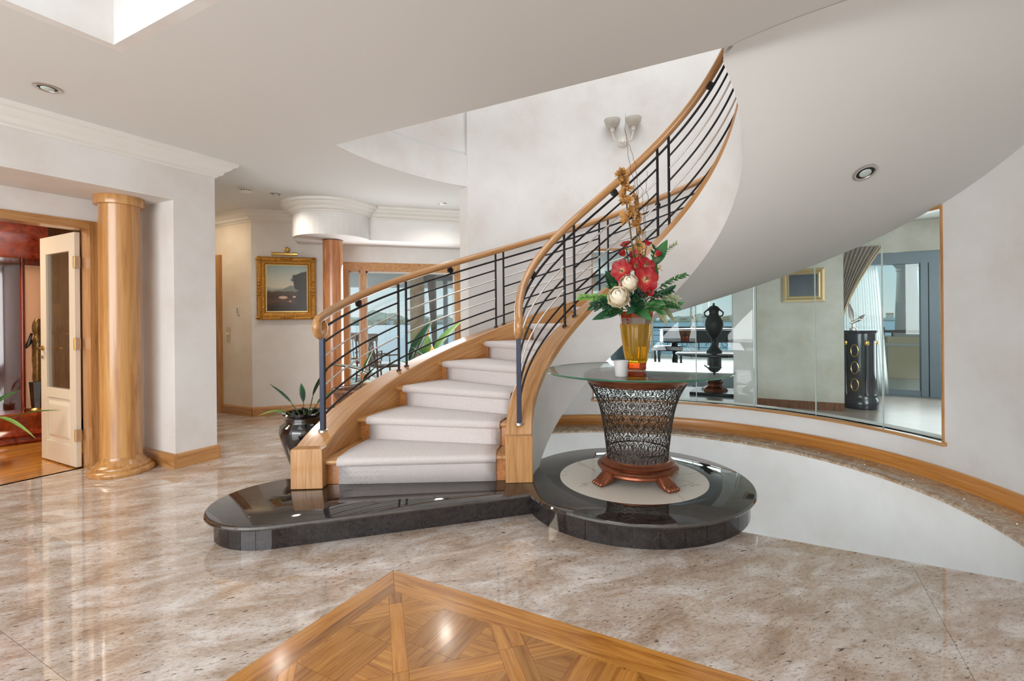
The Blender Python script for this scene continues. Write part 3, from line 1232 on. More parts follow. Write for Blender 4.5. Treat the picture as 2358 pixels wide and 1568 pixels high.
# outer string: lower edge a little below the treads
helix_solid(R_SO0, R_SO1, lambda ph: max(hz(-0.12, ph), HP if ph < 0.2 else 0, min(sof_out(ph) + 0.06, hz(Z_SO, ph) - 0.05) if ph > 0.8 else 0), lambda ph: hz(Z_SO, ph), 0.0, TEND).build('outer_string', M['timber_helix'], st, smooth=True, angle=35)
helix_solid(R_SI0 + 0.002, R_SI1, lambda ph: hz(Z_SI - 0.078, ph) if ph > 0.3 else HP, lambda ph: hz(Z_SI, ph), 0.0, TEND).build('inner_string_cap', M['timber_helix'], st, smooth=True, angle=35)
# plastered inner face and underside
n = 150
rings = []
for i in range(n + 1):
    ph = 0.02 + ((ZC - HP + 0.3115) / PITCH - 0.03 - 0.02) * i / n
    a = ang(ph)
    lo, hi = max(sof_in(ph), 0.02 if ph < 0.55 else -9), hz(Z_SI - 0.072, ph)
    lo = min(lo, hi - 0.02)
    rings.append([P(R_SI0, a, lo), P(R_SI0 + 0.05, a, min(lo + 0.03, hi - 0.01)), P(R_SI0 + 0.05, a, hi), P(R_SI0, a, hi)])
MB().loft(rings).build('inner_plaster_face', M['plaster'], st, smooth=True, angle=35)
# underside: ruled surface from the inner edge to the curved wall, ending on the ceiling edge y = 2.95
ph_in_top = (ZC - 0.002 - HP + 0.3115) / PITCH
ph_out_end = PH0 - atan2(2.93 - CYC, sqrt(RW ** 2 - (2.93 - CYC) ** 2))
m_ = 14
vs, fs = [], []
n = 110
for i in range(n + 1):
    t = i / n
    po_ = 0.25 + (ph_out_end - 0.25) * t
    if t < 0.95:
        pi_ = 0.25 + (ph_in_top - 0.25) * t / 0.95
        A_ = P(R_SI0 + 0.001, ang(pi_), min(HP - 0.3115 + PITCH * pi_, ZC - 0.002))
    else:
        A_ = P(R_SI0 + 0.001, ang(ph_in_top), ZC - 0.002).lerp(Vector((-0.200, 2.93, ZC - 0.002)), (t - 0.95) / 0.05)
    B_ = P(RW - 0.001, ang(po_), sof_out(po_))
    ra, rb_ = hypot(A_.x - CX, A_.y - CYC), RW - 0.001
    aa, ab = atan2(A_.y - CYC, A_.x - CX), ang(po_)
    while aa - ab > pi:
        aa -= 2 * pi
    while ab - aa > pi:
        aa += 2 * pi
    for j in range(m_ + 1):
        u = j / m_
        vs.append(P(ra + (rb_ - ra) * u, aa + (ab - aa) * u, A_.z + (B_.z - A_.z) * u))
for i in range(n):
    for j in range(m_):
        b = i * (m_ + 1) + j
        fs.append((b, b + 1, b + m_ + 2, b + m_ + 1))
SOFV, SOFF = list(vs), list(fs)
up = [(v.x, v.y, v.z + 0.03) for v in vs]
N = len(vs)
fs2 = [tuple(x + N for x in f) for f in fs]
sof = MB().add(vs, fs).add(up, fs)
o = sof.build('underside', M['ceiling'], st, smooth=True, angle=60)

# newel blocks
for R0, R1, h, dd in ((R_SO0 - 0.002, R_SO1 + 0.002, Z_SO + 0.012, 0.05), (R_SI0 + 0.004, R_SI1 + 0.004, Z_SI + 0.012, 0.03)):
    a0 = ang(0.0)
    e, tdir = Vector((cos(a0), sin(a0), 0)), Vector((sin(a0), -cos(a0), 0))   # radial, forward along the flight
    o_ = Vector((CX, CYC, 0))
    q = [o_ + e * R0 - tdir * 0.05, o_ + e * R1 - tdir * 0.05, o_ + e * R1 + tdir * dd, o_ + e * R0 + tdir * dd]
    MB().prism(ccw([tuple(v[:2]) for v in q]), HP, HP + h).build('newel_block', M['timber_z'], st, bevel=0.006)

# ---- railings
OV = [(0.030 * cos(t), 0.034 * sin(t)) for t in [2 * pi * k / 14 for k in range(14)]]


def sweep(path, prof, up=Vector((0, 0, 1))):
    rings = []
    m = len(path)
    for i, p in enumerate(path):
        t = (path[min(i + 1, m - 1)] - path[max(i - 1, 0)]).normalized()
        side = t.cross(up)
        if side.length < 1e-4:
            side = last
        side.normalize()
        last = side
        upv = side.cross(t)
        rings.append([p + side * u + upv * v for u, v in prof])
    return rings


def hpath(R, z0, ph0, ph1, step=0.04):
    n = max(2, int(abs(ph1 - ph0) / step))
    return [P(R, ang(ph0 + (ph1 - ph0) * i / n), hz(z0, ph0 + (ph1 - ph0) * i / n)) for i in range(n + 1)]


def railing(R, Rc, z0, zs, newel_ph, pairs, name, lab, curl):
    # handrail: rises along the flight; its lower end rolls down and back
    body = hpath(R, z0, newel_ph - 0.10 / R, TEND)
    s = body[0]
    tdir = (body[0] - body[1]).normalized()
    hor = Vector((tdir.x, tdir.y, 0)).normalized()
    th0 = math.asin(max(-1, min(1, tdir.z)))
    path, r = [], curl
    pos, th = s.copy(), th0
    pts = []
    nst = 26
    total = radians(300)
    for k in range(1, nst + 1):
        th -= total / nst
        rad = r * (1.0 - 0.30 * k / nst)
        pos = pos + (hor * cos(th) + Vector((0, 0, 1)) * sin(th)) * (rad * total / nst)
        pts.append(pos.copy())
    full = pts[::-1] + body
    side = hor.cross(Vector((0, 0, 1))).normalized()
    rings = []
    m = len(full)
    prof = OV
    for i, p in enumerate(full):
        t = (full[min(i + 1, m - 1)] - full[max(i - 1, 0)]).normalized()
        if i < len(pts) + 1:
            sd = -side
        else:
            sd = t.cross(Vector((0, 0, 1))).normalized()
        upv = sd.cross(t)
        sc = 1.0 if i > 2 else 0.75 + 0.1 * i
        rings.append([p + sd * u * sc + upv * v * sc for u, v in prof])
    hr = MB().loft(rings).build(name, M['timber_helix'], st, smooth=True, angle=60)
    hr['label'] = lab
    # newel post, square steel
    a = ang(newel_ph)
    q = P(Rc, a)
    e = Vector((cos(a), sin(a), 0))
    f = Vector((-sin(a), cos(a), 0))
    zt, zb = hz(z0, newel_ph) - 0.02, hz(zs, newel_ph) - 0.01
    MB().obox(q, e, f, -0.017, 0.017, -0.017, 0.017, zb, zt).build('newel_post', M['steel_dark'], hr, bevel=0.002)
    MB().lathe([(0.034, zb), (0.034, zb + 0.016), (0.026, zb + 0.019)], q[:2], 16).build('post_collar', M['chrome'], hr, smooth=True, angle=40)
    posts = [x for pr in pairs for x in pr]
    for x in posts:
        ph = PH0 - radians(x)
        q = P(Rc, ang(ph))
        zb = hz(zs, ph) - 0.01
        MB().tube([(q.x, q.y, zb), (q.x, q.y, hz(z0, ph) - 0.015)], 0.0115, 8).build('post', M['steel_black'], hr, smooth=True, angle=60)
        MB().lathe([(0.024, zb), (0.024, zb + 0.018), (0.014, zb + 0.022)], q[:2], 12).build('post_collar', M['steel_black'], hr, smooth=True, angle=40)
    # bars: first and last run through, the five between stop at each pair of posts
    dz = (z0 - zs) / 8.0
    ends = [newel_ph] + [PH0 - radians(x) for x in posts] + [TEND]
    for b in range(1, 8):
        z = z0 - dz * b
        m_ = {3: 'chrome', 5: 'chrome'}.get(b, 'steel_black')
        r_ = 0.0072 if m_ == 'chrome' else 0.0085
        if b == 1:
            r_ = 0.0105
        if b in (1, 7):
            MB().tube(hpath(Rc, z, newel_ph, TEND), r_, 8).build('bar', M[m_], hr, smooth=True, angle=60)
        else:
            for k in range(0, len(ends) - 1, 2):
                MB().tube(hpath(Rc, z, ends[k], ends[k + 1]), r_, 8).build('bar', M[m_], hr, smooth=True, angle=60)
    # round bosses between handrail and top bar, halfway along each panel
    for k in range(0, len(ends) - 2, 2):
        ph = (ends[k] + ends[k + 1]) / 2
        a = ang(ph)
        q = P(Rc, a, hz(z0 - dz * 0.62, ph))
        e = Vector((cos(a), sin(a), 0))
        f = Vector((-sin(a), cos(a), 0))
        rr = []
        for off, rad in ((-0.013, 0.026), (-0.011, 0.032), (0.011, 0.032), (0.013, 0.026)):
            rr.append([q + e * off + (f * cos(t) + Vector((0, 0, 1)) * sin(t)) * rad for t in [2 * pi * j / 18 for j in range(18)]])
        MB().loft(rr).build('boss', M['steel_black'], hr, smooth=True, angle=40)
    return hr


railing(R_HO, 2.285, Z_HO, Z_SO, PH0 - radians(205), [(178.0, 175.45), (146.65, 144.2), (114.8, 112.2), (83.2, 80.6), (51.5, 49.0), (20.0, 17.5)], 'outer_railing', 'timber handrail with dark steel and chrome bars on the outer side', 0.066)
railing(R_HI, 0.828, Z_HI, Z_SI, PH0 - radians(205), [(149.3, 142.2), (89.8, 83.0), (30.2, 23.5)], 'inner_railing', 'timber handrail with dark steel and chrome bars on the inner side', 0.066)

# ---- carpet runner
M['carpet'] = None


def carpet_mat():
    m, n, l, p = mat_base('carpet')
    tc = n.new('ShaderNodeTexCoord')
    mp = n.new('ShaderNodeMapping')
    mp.inputs['Rotation'].default_value = (0, 0, radians(-31))
    mp.inputs['Scale'].default_value = (26, 26, 26)
    l.new(tc.outputs['Object'], mp.inputs[0])
    vo = n.new('ShaderNodeTexVoronoi')
    vo.distance = 'CHEBYCHEV'
    vo.inputs['Scale'].default_value = 1.0
    vo.inputs['Randomness'].default_value = 0.0
    l.new(mp.outputs[0], vo.inputs['Vector'])
    r = ramp(n, [(0.20, (0, 0, 0, 1)), (0.34, (1, 1, 1, 1))])
    l.new(vo.outputs['Distance'], r.inputs[0])
    nz = n.new('ShaderNodeTexNoise')
    nz.inputs['Scale'].default_value = 240
    nz.inputs['Detail'].default_value = 3
    l.new(tc.outputs['Object'], nz.inputs['Vector'])
    mx = n.new('ShaderNodeMath')
    mx.operation = 'MULTIPLY_ADD'
    mx.inputs[1].default_value = 0.55
    l.new(r.outputs[0], mx.inputs[0])
    l.new(nz.outputs['Fac'], mx.inputs[2])
    bp = n.new('ShaderNodeBump')
    bp.inputs['Strength'].default_value = 0.5
    bp.inputs['Distance'].default_value = 0.004
    l.new(mx.outputs[0], bp.inputs['Height'])
    l.new(bp.outputs[0], p.inputs['Normal'])
    c = ramp(n, [(0.3, S(196, 188, 186)), (0.7, S(216, 209, 207))])
    l.new(nz.outputs['Fac'], c.inputs[0])
    l.new(c.outputs[0], p.inputs['Base Color'])
    p.inputs['Roughness'].default_value = 0.95
    p.inputs['Specular IOR Level'].default_value = 0.1
    p.inputs['Sheen Weight'].default_value = 0.25
    return m


M['carpet'] = carpet_mat()
RC0, RC1 = 0.995, 2.095
rings = []
K = 10
prof = []
TH = 0.009
for n in range(1, NT):
    p0 = (n - 1) * DL
    z = HP + n * RISE
    # (distance offset metres along the going, angle base, z)
    prof.append((p0 + 0.0224, -TH, z - RISE + (0.0 if n == 1 else TH)))
    prof.append((p0 + 0.0224, -TH, z - 0.052))
    prof.append((p0, 0.012 - 0.008, z - 0.045))
    prof.append((p0, 0.012 - 0.026, z - 0.034))
    prof.append((p0, 0.012 - 0.030, z - 0.014))
    prof.append((p0, 0.012 - 0.022, z + 0.002))
    prof.append((p0, 0.012 - 0.004, z + TH))
    prof.append((p0 + DL * 0.5, 0.0, z + TH))
    prof.append((p0 + DL, 0.006, z + TH))
for pb, off, z in prof:
    row = []
    for k in range(K + 1):
        R = RC0 + (RC1 - RC0) * k / K
        row.append(P(R, ang(pb + off / R), z))
    rings.append(row)
mb = MB().loft(rings, closed=False, cap=False)
cr = mb.build('stair_carpet', M['carpet'], None, smooth=True, angle=50)
sm = cr.modifiers.new('thick', 'SOLIDIFY')
sm.thickness = 0.008
sm.offset = 0
tag(cr, 'pale grey patterned carpet runner covering the middle of the stair treads', 'carpet')

# ================================================================== TABLE
TC = (-0.905, 3.441)
tb = thing('pedestal_table', 'round glass table on a flared dark filigree basket with copper rims and paw feet', 'table', (TC[0], TC[1], HP))
ZG = 0.935
MB().lathe([(0.0, ZG - 0.012), (0.648, ZG - 0.012)], TC, 80, cap=False).add([], []).build('glass_underside', M['table_glass'], tb, smooth=True)
MB().lathe([(0.0, ZG), (0.648, ZG)], TC, 80, cap=False).build('glass_top', M['table_glass'], tb, smooth=True)
MB().lathe([(0.648, ZG - 0.012), (0.652, ZG - 0.010), (0.654, ZG - 0.006), (0.652, ZG - 0.002), (0.648, ZG)], TC, 80, cap=False).build('glass_edge', M['glass_green'], tb, smooth=True, label='green polished glass edge')
MB().lathe([(0.322, 0.838), (0.336, 0.832), (0.344, 0.838), (0.348, 0.850), (0.358, 0.858), (0.368, 0.868), (0.378, 0.882), (0.380, 0.896), (0.374, 0.908), (0.362, 0.914), (0.350, 0.9225), (0.31, 0.9225), (0.31, 0.84)], TC, 64).build('rim', M['copper'], tb, smooth=True, angle=50, label='copper rim')
MB().lathe([(0.0, 0.200), (0.235, 0.200), (0.252, 0.206), (0.262, 0.220), (0.258, 0.232), (0.272, 0.238), (0.284, 0.250), (0.284, 0.262), (0.270, 0.272), (0.255, 0.274), (0.260, 0.284), (0.248, 0.296), (0.232, 0.302), (0.226, 0.312), (0.0, 0.312)], TC, 64, cap=False).build('base_moulding', M['copper'], tb, smooth=True, angle=50, label='stepped copper base')


def basket_r(t):
    # t 0..1 from base to rim
    return 0.212 + 0.062 * t + 0.072 * t ** 4.5


BZ0, BZ1 = 0.308, 0.842
ROWS, COLS = 11, 22
mb = MB()


def bpt(c_, r_, out=0.0):
    t = min(1.0, max(0.0, r_ / ROWS))
    R = basket_r(t) + out
    a_ = 2 * pi * c_ / COLS
    return (TC[0] + R * cos(a_), TC[1] + R * sin(a_), BZ0 + (BZ1 - BZ0) * t)


for i in range(ROWS):
    for j in range(COLS):
        o_ = 0.5 * (i % 2) + j
        # scale-shaped arch, standing leaf and a small eye inside
        mb.tube([bpt(o_ + 0.5 * cos(t), i + 0.05 + 1.05 * sin(t) ** 0.8 if sin(t) > 0 else i + 0.05) for t in [pi * k / 7 for k in range(8)]], 0.0031, 4, cap=False)
        mb.tube([bpt(o_, i + 0.0), bpt(o_, i + 0.45)], 0.0026, 4, cap=False)
        mb.tube([bpt(o_ + 0.24 * cos(t), i + 0.55 + 0.28 * sin(t)) for t in [2 * pi * k / 6 for k in range(7)]], 0.0025, 4, cap=False)
        mb.tube([bpt(o_ - 0.2, i + 0.55), bpt(o_ + 0.2, i + 0.55)], 0.0023, 4, cap=False)
mb.build('filigree', M['iron'], tb, smooth=True, kind='stuff')
MB().lathe([(basket_r(t) - 0.006, BZ0 + (BZ1 - BZ0) * t) for t in (0.10, 0.12)] + [(basket_r(0.12) + 0.002, BZ0 + (BZ1 - BZ0) * 0.12), (basket_r(0.1) + 0.002, BZ0 + (BZ1 - BZ0) * 0.1), (basket_r(0.1) - 0.006, BZ0 + (BZ1 - BZ0) * 0.1)], TC, 40, cap=False).build('hoop', M['iron'], tb, smooth=True)
# lion-paw feet
TCV = Vector((TC[0], TC[1], 0))
for k in range(4):
    a_ = YAW + radians(-62 + 90 * k)
    d = Vector((cos(a_), sin(a_), 0))
    s_ = Vector((-sin(a_), cos(a_), 0))
    b0 = TCV + d * 0.235
    rings = []
    for off, wd, zt, zb in ((-0.035, 0.040, 0.262, 0.200), (0.0, 0.050, 0.270, 0.178), (0.030, 0.054, 0.262, 0.158), (0.058, 0.056, 0.240, 0.1575), (0.085, 0.058, 0.212, 0.1575), (0.104, 0.050, 0.190, 0.158)):
        rr = []
        for t in [2 * pi * q / 12 for q in range(12)]:
            zc, zh = (zt + zb) / 2, (zt - zb) / 2
            rr.append(b0 + d * off + s_ * (wd * cos(t)) + Vector((0, 0, zc + zh * (abs(sin(t)) ** 0.7) * (1 if sin(t) >= 0 else -1))))
        rings.append(rr)
    ft = MB().loft(rings).build('paw_foot', M['copper'], tb, smooth=True, angle=70)
    for q in (-0.036, -0.012, 0.012, 0.036):
        e = b0 + d * 0.103 + s_ * q
        toe = MB()
        rr = []
        for off, r_ in ((-0.07, 0.010), (-0.035, 0.0145), (-0.005, 0.0175), (0.014, 0.0165), (0.028, 0.008)):
            cc = e + d * off + Vector((0, 0, 0.1755 + (max(0.0, -off) / 0.07) * 0.062))
            rr.append([cc + s_ * (r_ * cos(t)) + Vector((0, 0, r_ * sin(t))) for t in [2 * pi * z / 8 for z in range(8)]])
        toe.loft(rr).build('toe', M['copper'], ft, smooth=True, angle=70)

# cup
cupb = at(1430, 868, 3.05)
cup = thing('plastic_cup', 'small white translucent plastic cup on the glass table in front of the vase', 'cup', (cupb.x, cupb.y, ZG))
M['cup'] = plain('cup_plastic', S(236, 238, 240), 0.3, trans=0.35, coat=0.2)
MB().lathe([(0.0, ZG + 0.0005), (0.033, ZG + 0.0005), (0.036, ZG + 0.006), (0.046, ZG + 0.098), (0.0475, ZG + 0.098), (0.0475, ZG + 0.101), (0.0445, ZG + 0.101), (0.034, ZG + 0.008), (0.0, ZG + 0.006)], cupb[:2], 28, cap=False).build('body', M['cup'], cup, smooth=True, angle=50)
MB().lathe([(0.0465, ZG + 0.094), (0.0495, ZG + 0.096), (0.0495, ZG + 0.101), (0.0465, ZG + 0.102)], cupb[:2], 28, cap=False).build('lip', M['cup'], cup, smooth=True)

# ---- vase: faceted amber glass
VC = (-0.905, 3.441)


def amber(name, col, emis=0.0):
    m, n, l, p = mat_base(name)
    p.inputs['Base Color'].default_value = col
    p.inputs['Roughness'].default_value = 0.04
    p.inputs['Transmission Weight'].default_value = 0.75
    p.inputs['IOR'].default_value = 1.25
    p.inputs['Coat Weight'].default_value = 0.6
    return m


M['amber'] = amber('amber_glass', S(244, 186, 44))
M['amber_red'] = amber('red_amber_glass', S(232, 84, 24))
M['clear_band'] = amber('smoky_clear_glass', S(216, 196, 176))
M['vase_inner'] = plain('dark_foam', S(70, 58, 44), 0.8)
vs_ = thing('amber_vase', 'tall faceted amber glass vase with a red foot and a pale band, full of flowers', 'vase', (VC[0], VC[1], ZG))


def fluted(prof, n=16, depth=0.06):
    rings = []
    for r, z in prof:
        ring_ = []
        for k in range(n * 4):
            t = 2 * pi * k / (n * 4)
            f = 1 - depth * (0.5 - 0.5 * cos(n * t))
            ring_.append((VC[0] + r * f * cos(t), VC[1] + r * f * sin(t), z))
        rings.append(ring_)
    return rings


body = fluted([(0.071, 0.985), (0.078, 1.0), (0.094, 1.08), (0.106, 1.17), (0.115, 1.262), (0.108, 1.262), (0.099, 1.17), (0.087, 1.08), (0.070, 1.01), (0.03, 1.0)], 16, 0.05)
MB().loft(body).build('body', M['amber'], vs_, smooth=True, angle=35)
MB().lathe([(0.115, 1.262), (0.1185, 1.306), (0.112, 1.306), (0.108, 1.262)], VC, 8, cap=False).build('pale_band', M['clear_band'], vs_, smooth=False)
MB().lathe([(0.1185, 1.306), (0.123, 1.352), (0.116, 1.352), (0.112, 1.306)], VC, 8, cap=False).build('lip', M['amber_red'], vs_)
MB().lathe([(0.062, ZG), (0.070, ZG + 0.004), (0.070, ZG + 0.040), (0.073, 0.985), (0.03, 0.990), (0.0, 0.99)], VC, 8, cap=True).build('foot', M['amber_red'], vs_, label='red glass foot')
MB().lathe([(0.0, 1.10), (0.072, 1.10), (0.092, 1.20), (0.106, 1.335), (0.0, 1.345)], VC, 24, cap=False).build('floral_foam', plain('moss_fill', S(120, 92, 40), 0.9), vs_, smooth=True, angle=40)

# ================================================================== FLOWERS
GREEN = [(0.0, S(50, 84, 40)), (0.5, S(36, 92, 44)), (1.0, S(62, 128, 58))]
M['leaf'] = uv_ramp_mat('leaf_green', GREEN, 0.3)
M['leaf_dark'] = uv_ramp_mat('leaf_dark', [(0, S(24, 52, 34)), (0.5, S(20, 66, 40)), (1, S(44, 92, 60))], 0.22)
M['leaf_pale'] = uv_ramp_mat('leaf_pale', [(0, S(110, 124, 84)), (0.5, S(132, 146, 108)), (1, S(176, 176, 140))], 0.5)
M['leaf_lime'] = uv_ramp_mat('leaf_lime', [(0, S(90, 138, 60)), (0.5, S(112, 160, 76)), (1, S(146, 186, 96))], 0.4)
M['petal_red'] = uv_ramp_mat('petal_red', [(0.0, S(226, 196, 150)), (0.22, S(196, 80, 68)), (0.42, S(168, 28, 32)), (1.0, S(142, 14, 22))], 0.5, noise=0.08)
M['petal_deep'] = uv_ramp_mat('petal_deep', [(0.0, S(120, 20, 26)), (1.0, S(170, 28, 36))], 0.5, noise=0.1)
M['petal_cream'] = uv_ramp_mat('petal_cream', [(0.0, S(206, 170, 88)), (0.4, S(230, 212, 164)), (1.0, S(246, 240, 224))], 0.55, noise=0.18)
M['petal_gold'] = uv_ramp_mat('petal_gold', [(0.0, S(112, 84, 40)), (0.4, S(170, 120, 58)), (1.0, S(196, 148, 84))], 0.6, noise=0.2)
M['stem'] = plain('stem_green', S(74, 92, 44), 0.5)
M['twig'] = plain('twig_brown', S(92, 72, 58), 0.7)
M['berry'] = plain('berry_dark', S(40, 34, 40), 0.3)
M['pinkbud'] = plain('pink_bud', S(206, 96, 116), 0.5)
M['anther'] = plain('anther', S(90, 84, 50), 0.7)


def blade_mesh(base, d, nrm, L, Wd, bend=0.0, cup=0.15, k=6, shape='leaf', ripple=0.0):
    """leaf or petal: base point, direction, face normal; returns rows for a strip of 2x2 cells"""
    base, d, nrm = Vector(base), Vector(d).normalized(), Vector(nrm)
    side = d.cross(nrm)
    if side.length < 1e-4:
        side = d.cross(Vector((0.3, 0.5, 0.8)))
    side.normalize()
    nrm = side.cross(d).normalized()
    vs, al = [], []
    for i in range(k + 1):
        t = i / k
        if shape == 'leaf':
            w = Wd * (sin(pi * t ** 0.8) ** 0.9 if 0 < t < 1 else (0.08 if t == 0 else 0.0))
        elif shape == 'petal':
            w = Wd * (0.25 + 0.75 * sin(min(1, t * 1.25) * pi / 2)) * (1 if t < 0.75 else sqrt(max(0.02, 1 - ((t - 0.75) / 0.25) ** 2 * 0.93)))
        else:  # lance
            w = Wd * (1 - t ** 2.5) * (0.5 + 0.5 * min(1, t * 4))
        p = base + d * (L * t) + nrm * (bend * L * t * t)
        wob = ripple * sin(t * 9 + L * 50)
        for s_ in (-1, -0.5, 0, 0.5, 1):
            vs.append(p + side * (w * 0.5 * s_) + nrm * (cup * w * abs(s_) ** 1.5 + wob * w * s_))
            al.append(t)
    fs = []
    for i in range(k):
        for j in range(4):
            b = i * 5 + j
            fs.append((b, b + 1, b + 6, b + 5))
    return vs, fs, al


def blades(name, mat, parent, items, loc=None):
    """items: list of dict for blade_mesh, joined into one organ"""
    vs, fs, al = [], [], []
    for it in items:
        v, f, a_ = blade_mesh(**it)
        k = len(vs)
        vs += v
        fs += [tuple(x + k for x in q) for q in f]
        al += a_
    me = bpy.data.meshes.new(name)
    me.from_pydata([tuple(v) for v in vs], [], fs)
    at_ = me.attributes.new('along', 'FLOAT', 'POINT')
    at_.data.foreach_set('value', al)
    for pl in me.polygons:
        pl.use_smooth = True
    me.materials.append(mat)
    o = bpy.data.objects.new(name, me)
    COL.objects.link(o)
    if parent is not None:
        o.parent = parent
        o.matrix_parent_inverse = LOC.get(parent.name, Matrix.Identity(4)).inverted()
    return o


CAMF = Vector((-SY_, CY_, 0))
CAMR = Vector((CY_, SY_, 0))
UP = Vector((0, 0, 1))
VTOP = Vector((VC[0], VC[1], 1.33))


def rnd_dir(base, amt):
    v = Vector(base) + Vector((RND.uniform(-1, 1), RND.uniform(-1, 1), RND.uniform(-1, 1))) * amt
    return v.normalized()


def stem_to(p, parent, r=0.0035, mat=None, name='stem'):
    p = Vector(p)
    q = VTOP + (p - VTOP) * 0.18
    q.z = min(q.z, 1.335)
    lx = hypot(q.x - VC[0], q.y - VC[1])
    if lx > 0.07:
        q.x, q.y = VC[0] + (q.x - VC[0]) * 0.07 / lx, VC[1] + (q.y - VC[1]) * 0.07 / lx
    mid = (p + q) / 2 + UP * 0.02 * (1 if p.z > q.z else 2)
    b = Vector((q.x * 0.6 + VC[0] * 0.4, q.y * 0.6 + VC[1] * 0.4, 1.27))
    return MB().tube([b, q, mid, p], r, 6).build(name, mat or M['stem'], parent, smooth=True)


def amaryllis(u, v, dd, axis, size, label, mat='petal_red', open_=0.95, np_=6):
    c = at(u, v, 3.47 + dd)
    axis = Vector(axis).normalized()
    t = thing('red_amaryllis', label, 'flower', c, 'red blooms in the amber vase')
    a1 = axis.cross(UP)
    if a1.length < 0.1:
        a1 = axis.cross(Vector((1, 0, 0)))
    a1.normalize()
    a2 = axis.cross(a1)
    for k in range(np_):
        th = 2 * pi * k / np_ + 0.3
        rad = a1 * cos(th) + a2 * sin(th)
        d = (rad * open_ + axis * (1.25 - open_)).normalized()
        nrm = axis * open_ - rad * (1.25 - open_)
        blades('petal', M[mat], t, [dict(base=c + rad * 0.006 - axis * 0.01 + axis * 0.003 * (k % 2), d=d, nrm=nrm, L=size, Wd=size * 0.82, bend=-0.12 if open_ > 0.8 else 0.1, cup=0.12, shape='petal', ripple=0.05)])
    mb = MB()
    for k in range(5):
        e = rnd_dir(axis, 0.35)
        mb.tube([c, c + e * size * 0.42], 0.0018, 5)
        mb.ellipsoid(c + e * size * 0.44, 0.005, 0.005, 0.005, 6, 5)
    mb.build('stamens', M['anther'], t, smooth=True)
    stem_to(c - axis * 0.01, t, 0.005)
    return t


def v_to_cam(rx=0.0, uz=0.2):
    return -CAMF + CAMR * rx + UP * uz


amaryllis(1487, 644, -0.13, v_to_cam(0.1, 0.15), 0.088, 'largest open red amaryllis facing outwards on the front of the bouquet')
amaryllis(1487, 612, -0.08, v_to_cam(0.3, 0.5), 0.070, 'red amaryllis directly above the largest open red bloom')
amaryllis(1465, 613, -0.07, v_to_cam(-0.2, 0.4), 0.066, 'half open red amaryllis with a pale throat between two red blooms', open_=0.75)
amaryllis(1432, 623, -0.10, v_to_cam(-0.6, 0.1), 0.078, 'red amaryllis turned sideways above the white peonies', open_=0.85)
amaryllis(1510, 588, -0.03, Vector(CAMR) * 0.7 + UP * 0.8 - CAMF * 0.3, 0.050, 'closed red bud beside the tall pointed green leaf', open_=0.35, np_=5)
amaryllis(1437, 588, -0.02, UP * 0.8 - CAMR * 0.6 - CAMF * 0.3, 0.050, 'closed red bud on the side of the bouquet over the stair', open_=0.4, np_=5)
amaryllis(1441, 566, 0.02, UP + CAMR * -0.5 - CAMF * 0.4, 0.045, 'small red bloom below the curled golden flower spike', open_=0.7)
amaryllis(1489, 564, 0.02, UP + CAMR * 0.4 - CAMF * 0.2, 0.045, 'small red bloom below the straight golden flower spike', open_=0.55)
amaryllis(1462, 592, 0.0, v_to_cam(0.0, 0.6), 0.050, 'deep red bloom at the foot of the golden spikes', 'petal_deep', 0.8)
amaryllis(1495, 671, -0.14, v_to_cam(0.2, -0.2), 0.036, 'small crimson ruffled bloom under the largest red bloom', 'petal_deep', 0.7, 8)


def peony(u, v, dd, size, label):
    c = at(u, v, 3.47 + dd)
    t = thing('cream_peony', label, 'flower', c, 'cream peonies in the amber vase')
    axis = (-CAMF + UP * 0.5 - CAMR * 0.25).normalized()
    a1 = axis.cross(UP).normalized()
    a2 = axis.cross(a1)
    R0 = size * 0.82
    dirs = []
    for lay, (m_, tl) in enumerate(((1, 0.0), (4, 0.42), (6, 0.85), (7, 1.3), (7, 1.8), (5, 2.35))):
        for k in range(m_):
            th = 2 * pi * k / m_ + lay * 0.6
            dirs.append((axis * cos(tl) + (a1 * cos(th) + a2 * sin(th)) * sin(tl), lay))
    for dn, lay in dirs:
        rad_ = R0 * (0.78 + 0.05 * lay + RND.uniform(-0.07, 0.07))
        # petal: cap of a sphere, its edge lifted towards the opening
        tow = (axis - dn * axis.dot(dn))
        tow = tow.normalized() if tow.length > 1e-3 else a1
        sd = dn.cross(tow)
        vs, al, fs = [], [], []
        K_ = 6
        for i in range(K_ + 1):
            f = i / K_
            for j in range(5):
                g = (j - 2) / 2
                wdt = 0.62 * sin(pi * min(1, 0.25 + 0.75 * f) * 0.62)
                aa, bb = -0.55 + 1.1 * f, g * wdt
                dd_ = (dn * cos(aa) * cos(bb) + tow * sin(aa) + sd * sin(bb)).normalized()
                vs.append(c + dd_ * rad_ * (1 + 0.34 * max(0, f - 0.55) * (1 + 0.5 * cos(g * 5)) - 0.08 * abs(g) * (1 - f)))
                al.append(0.25 + 0.75 * f if lay else 0.1)
        for i in range(K_):
            for j in range(4):
                b = i * 5 + j
                fs.append((b, b + 1, b + 6, b + 5))
        me = bpy.data.meshes.new('petal')
        me.from_pydata([tuple(v) for v in vs], [], fs)
        at__ = me.attributes.new('along', 'FLOAT', 'POINT')
        at__.data.foreach_set('value', al)
        for pl_ in me.polygons:
            pl_.use_smooth = True
        me.materials.append(M['petal_cream'])
        o = bpy.data.objects.new('petal', me)
        COL.objects.link(o)
        o.parent = t
        o.matrix_parent_inverse = LOC[t.name].inverted()
    stem_to(c - axis * size * 0.5, t, 0.005)
    return t


peony(1424, 684, -0.19, 0.078, 'round cream peony low on the stair side of the bouquet')
peony(1449, 652, -0.14, 0.070, 'cream peony half hidden beside the largest red bloom')


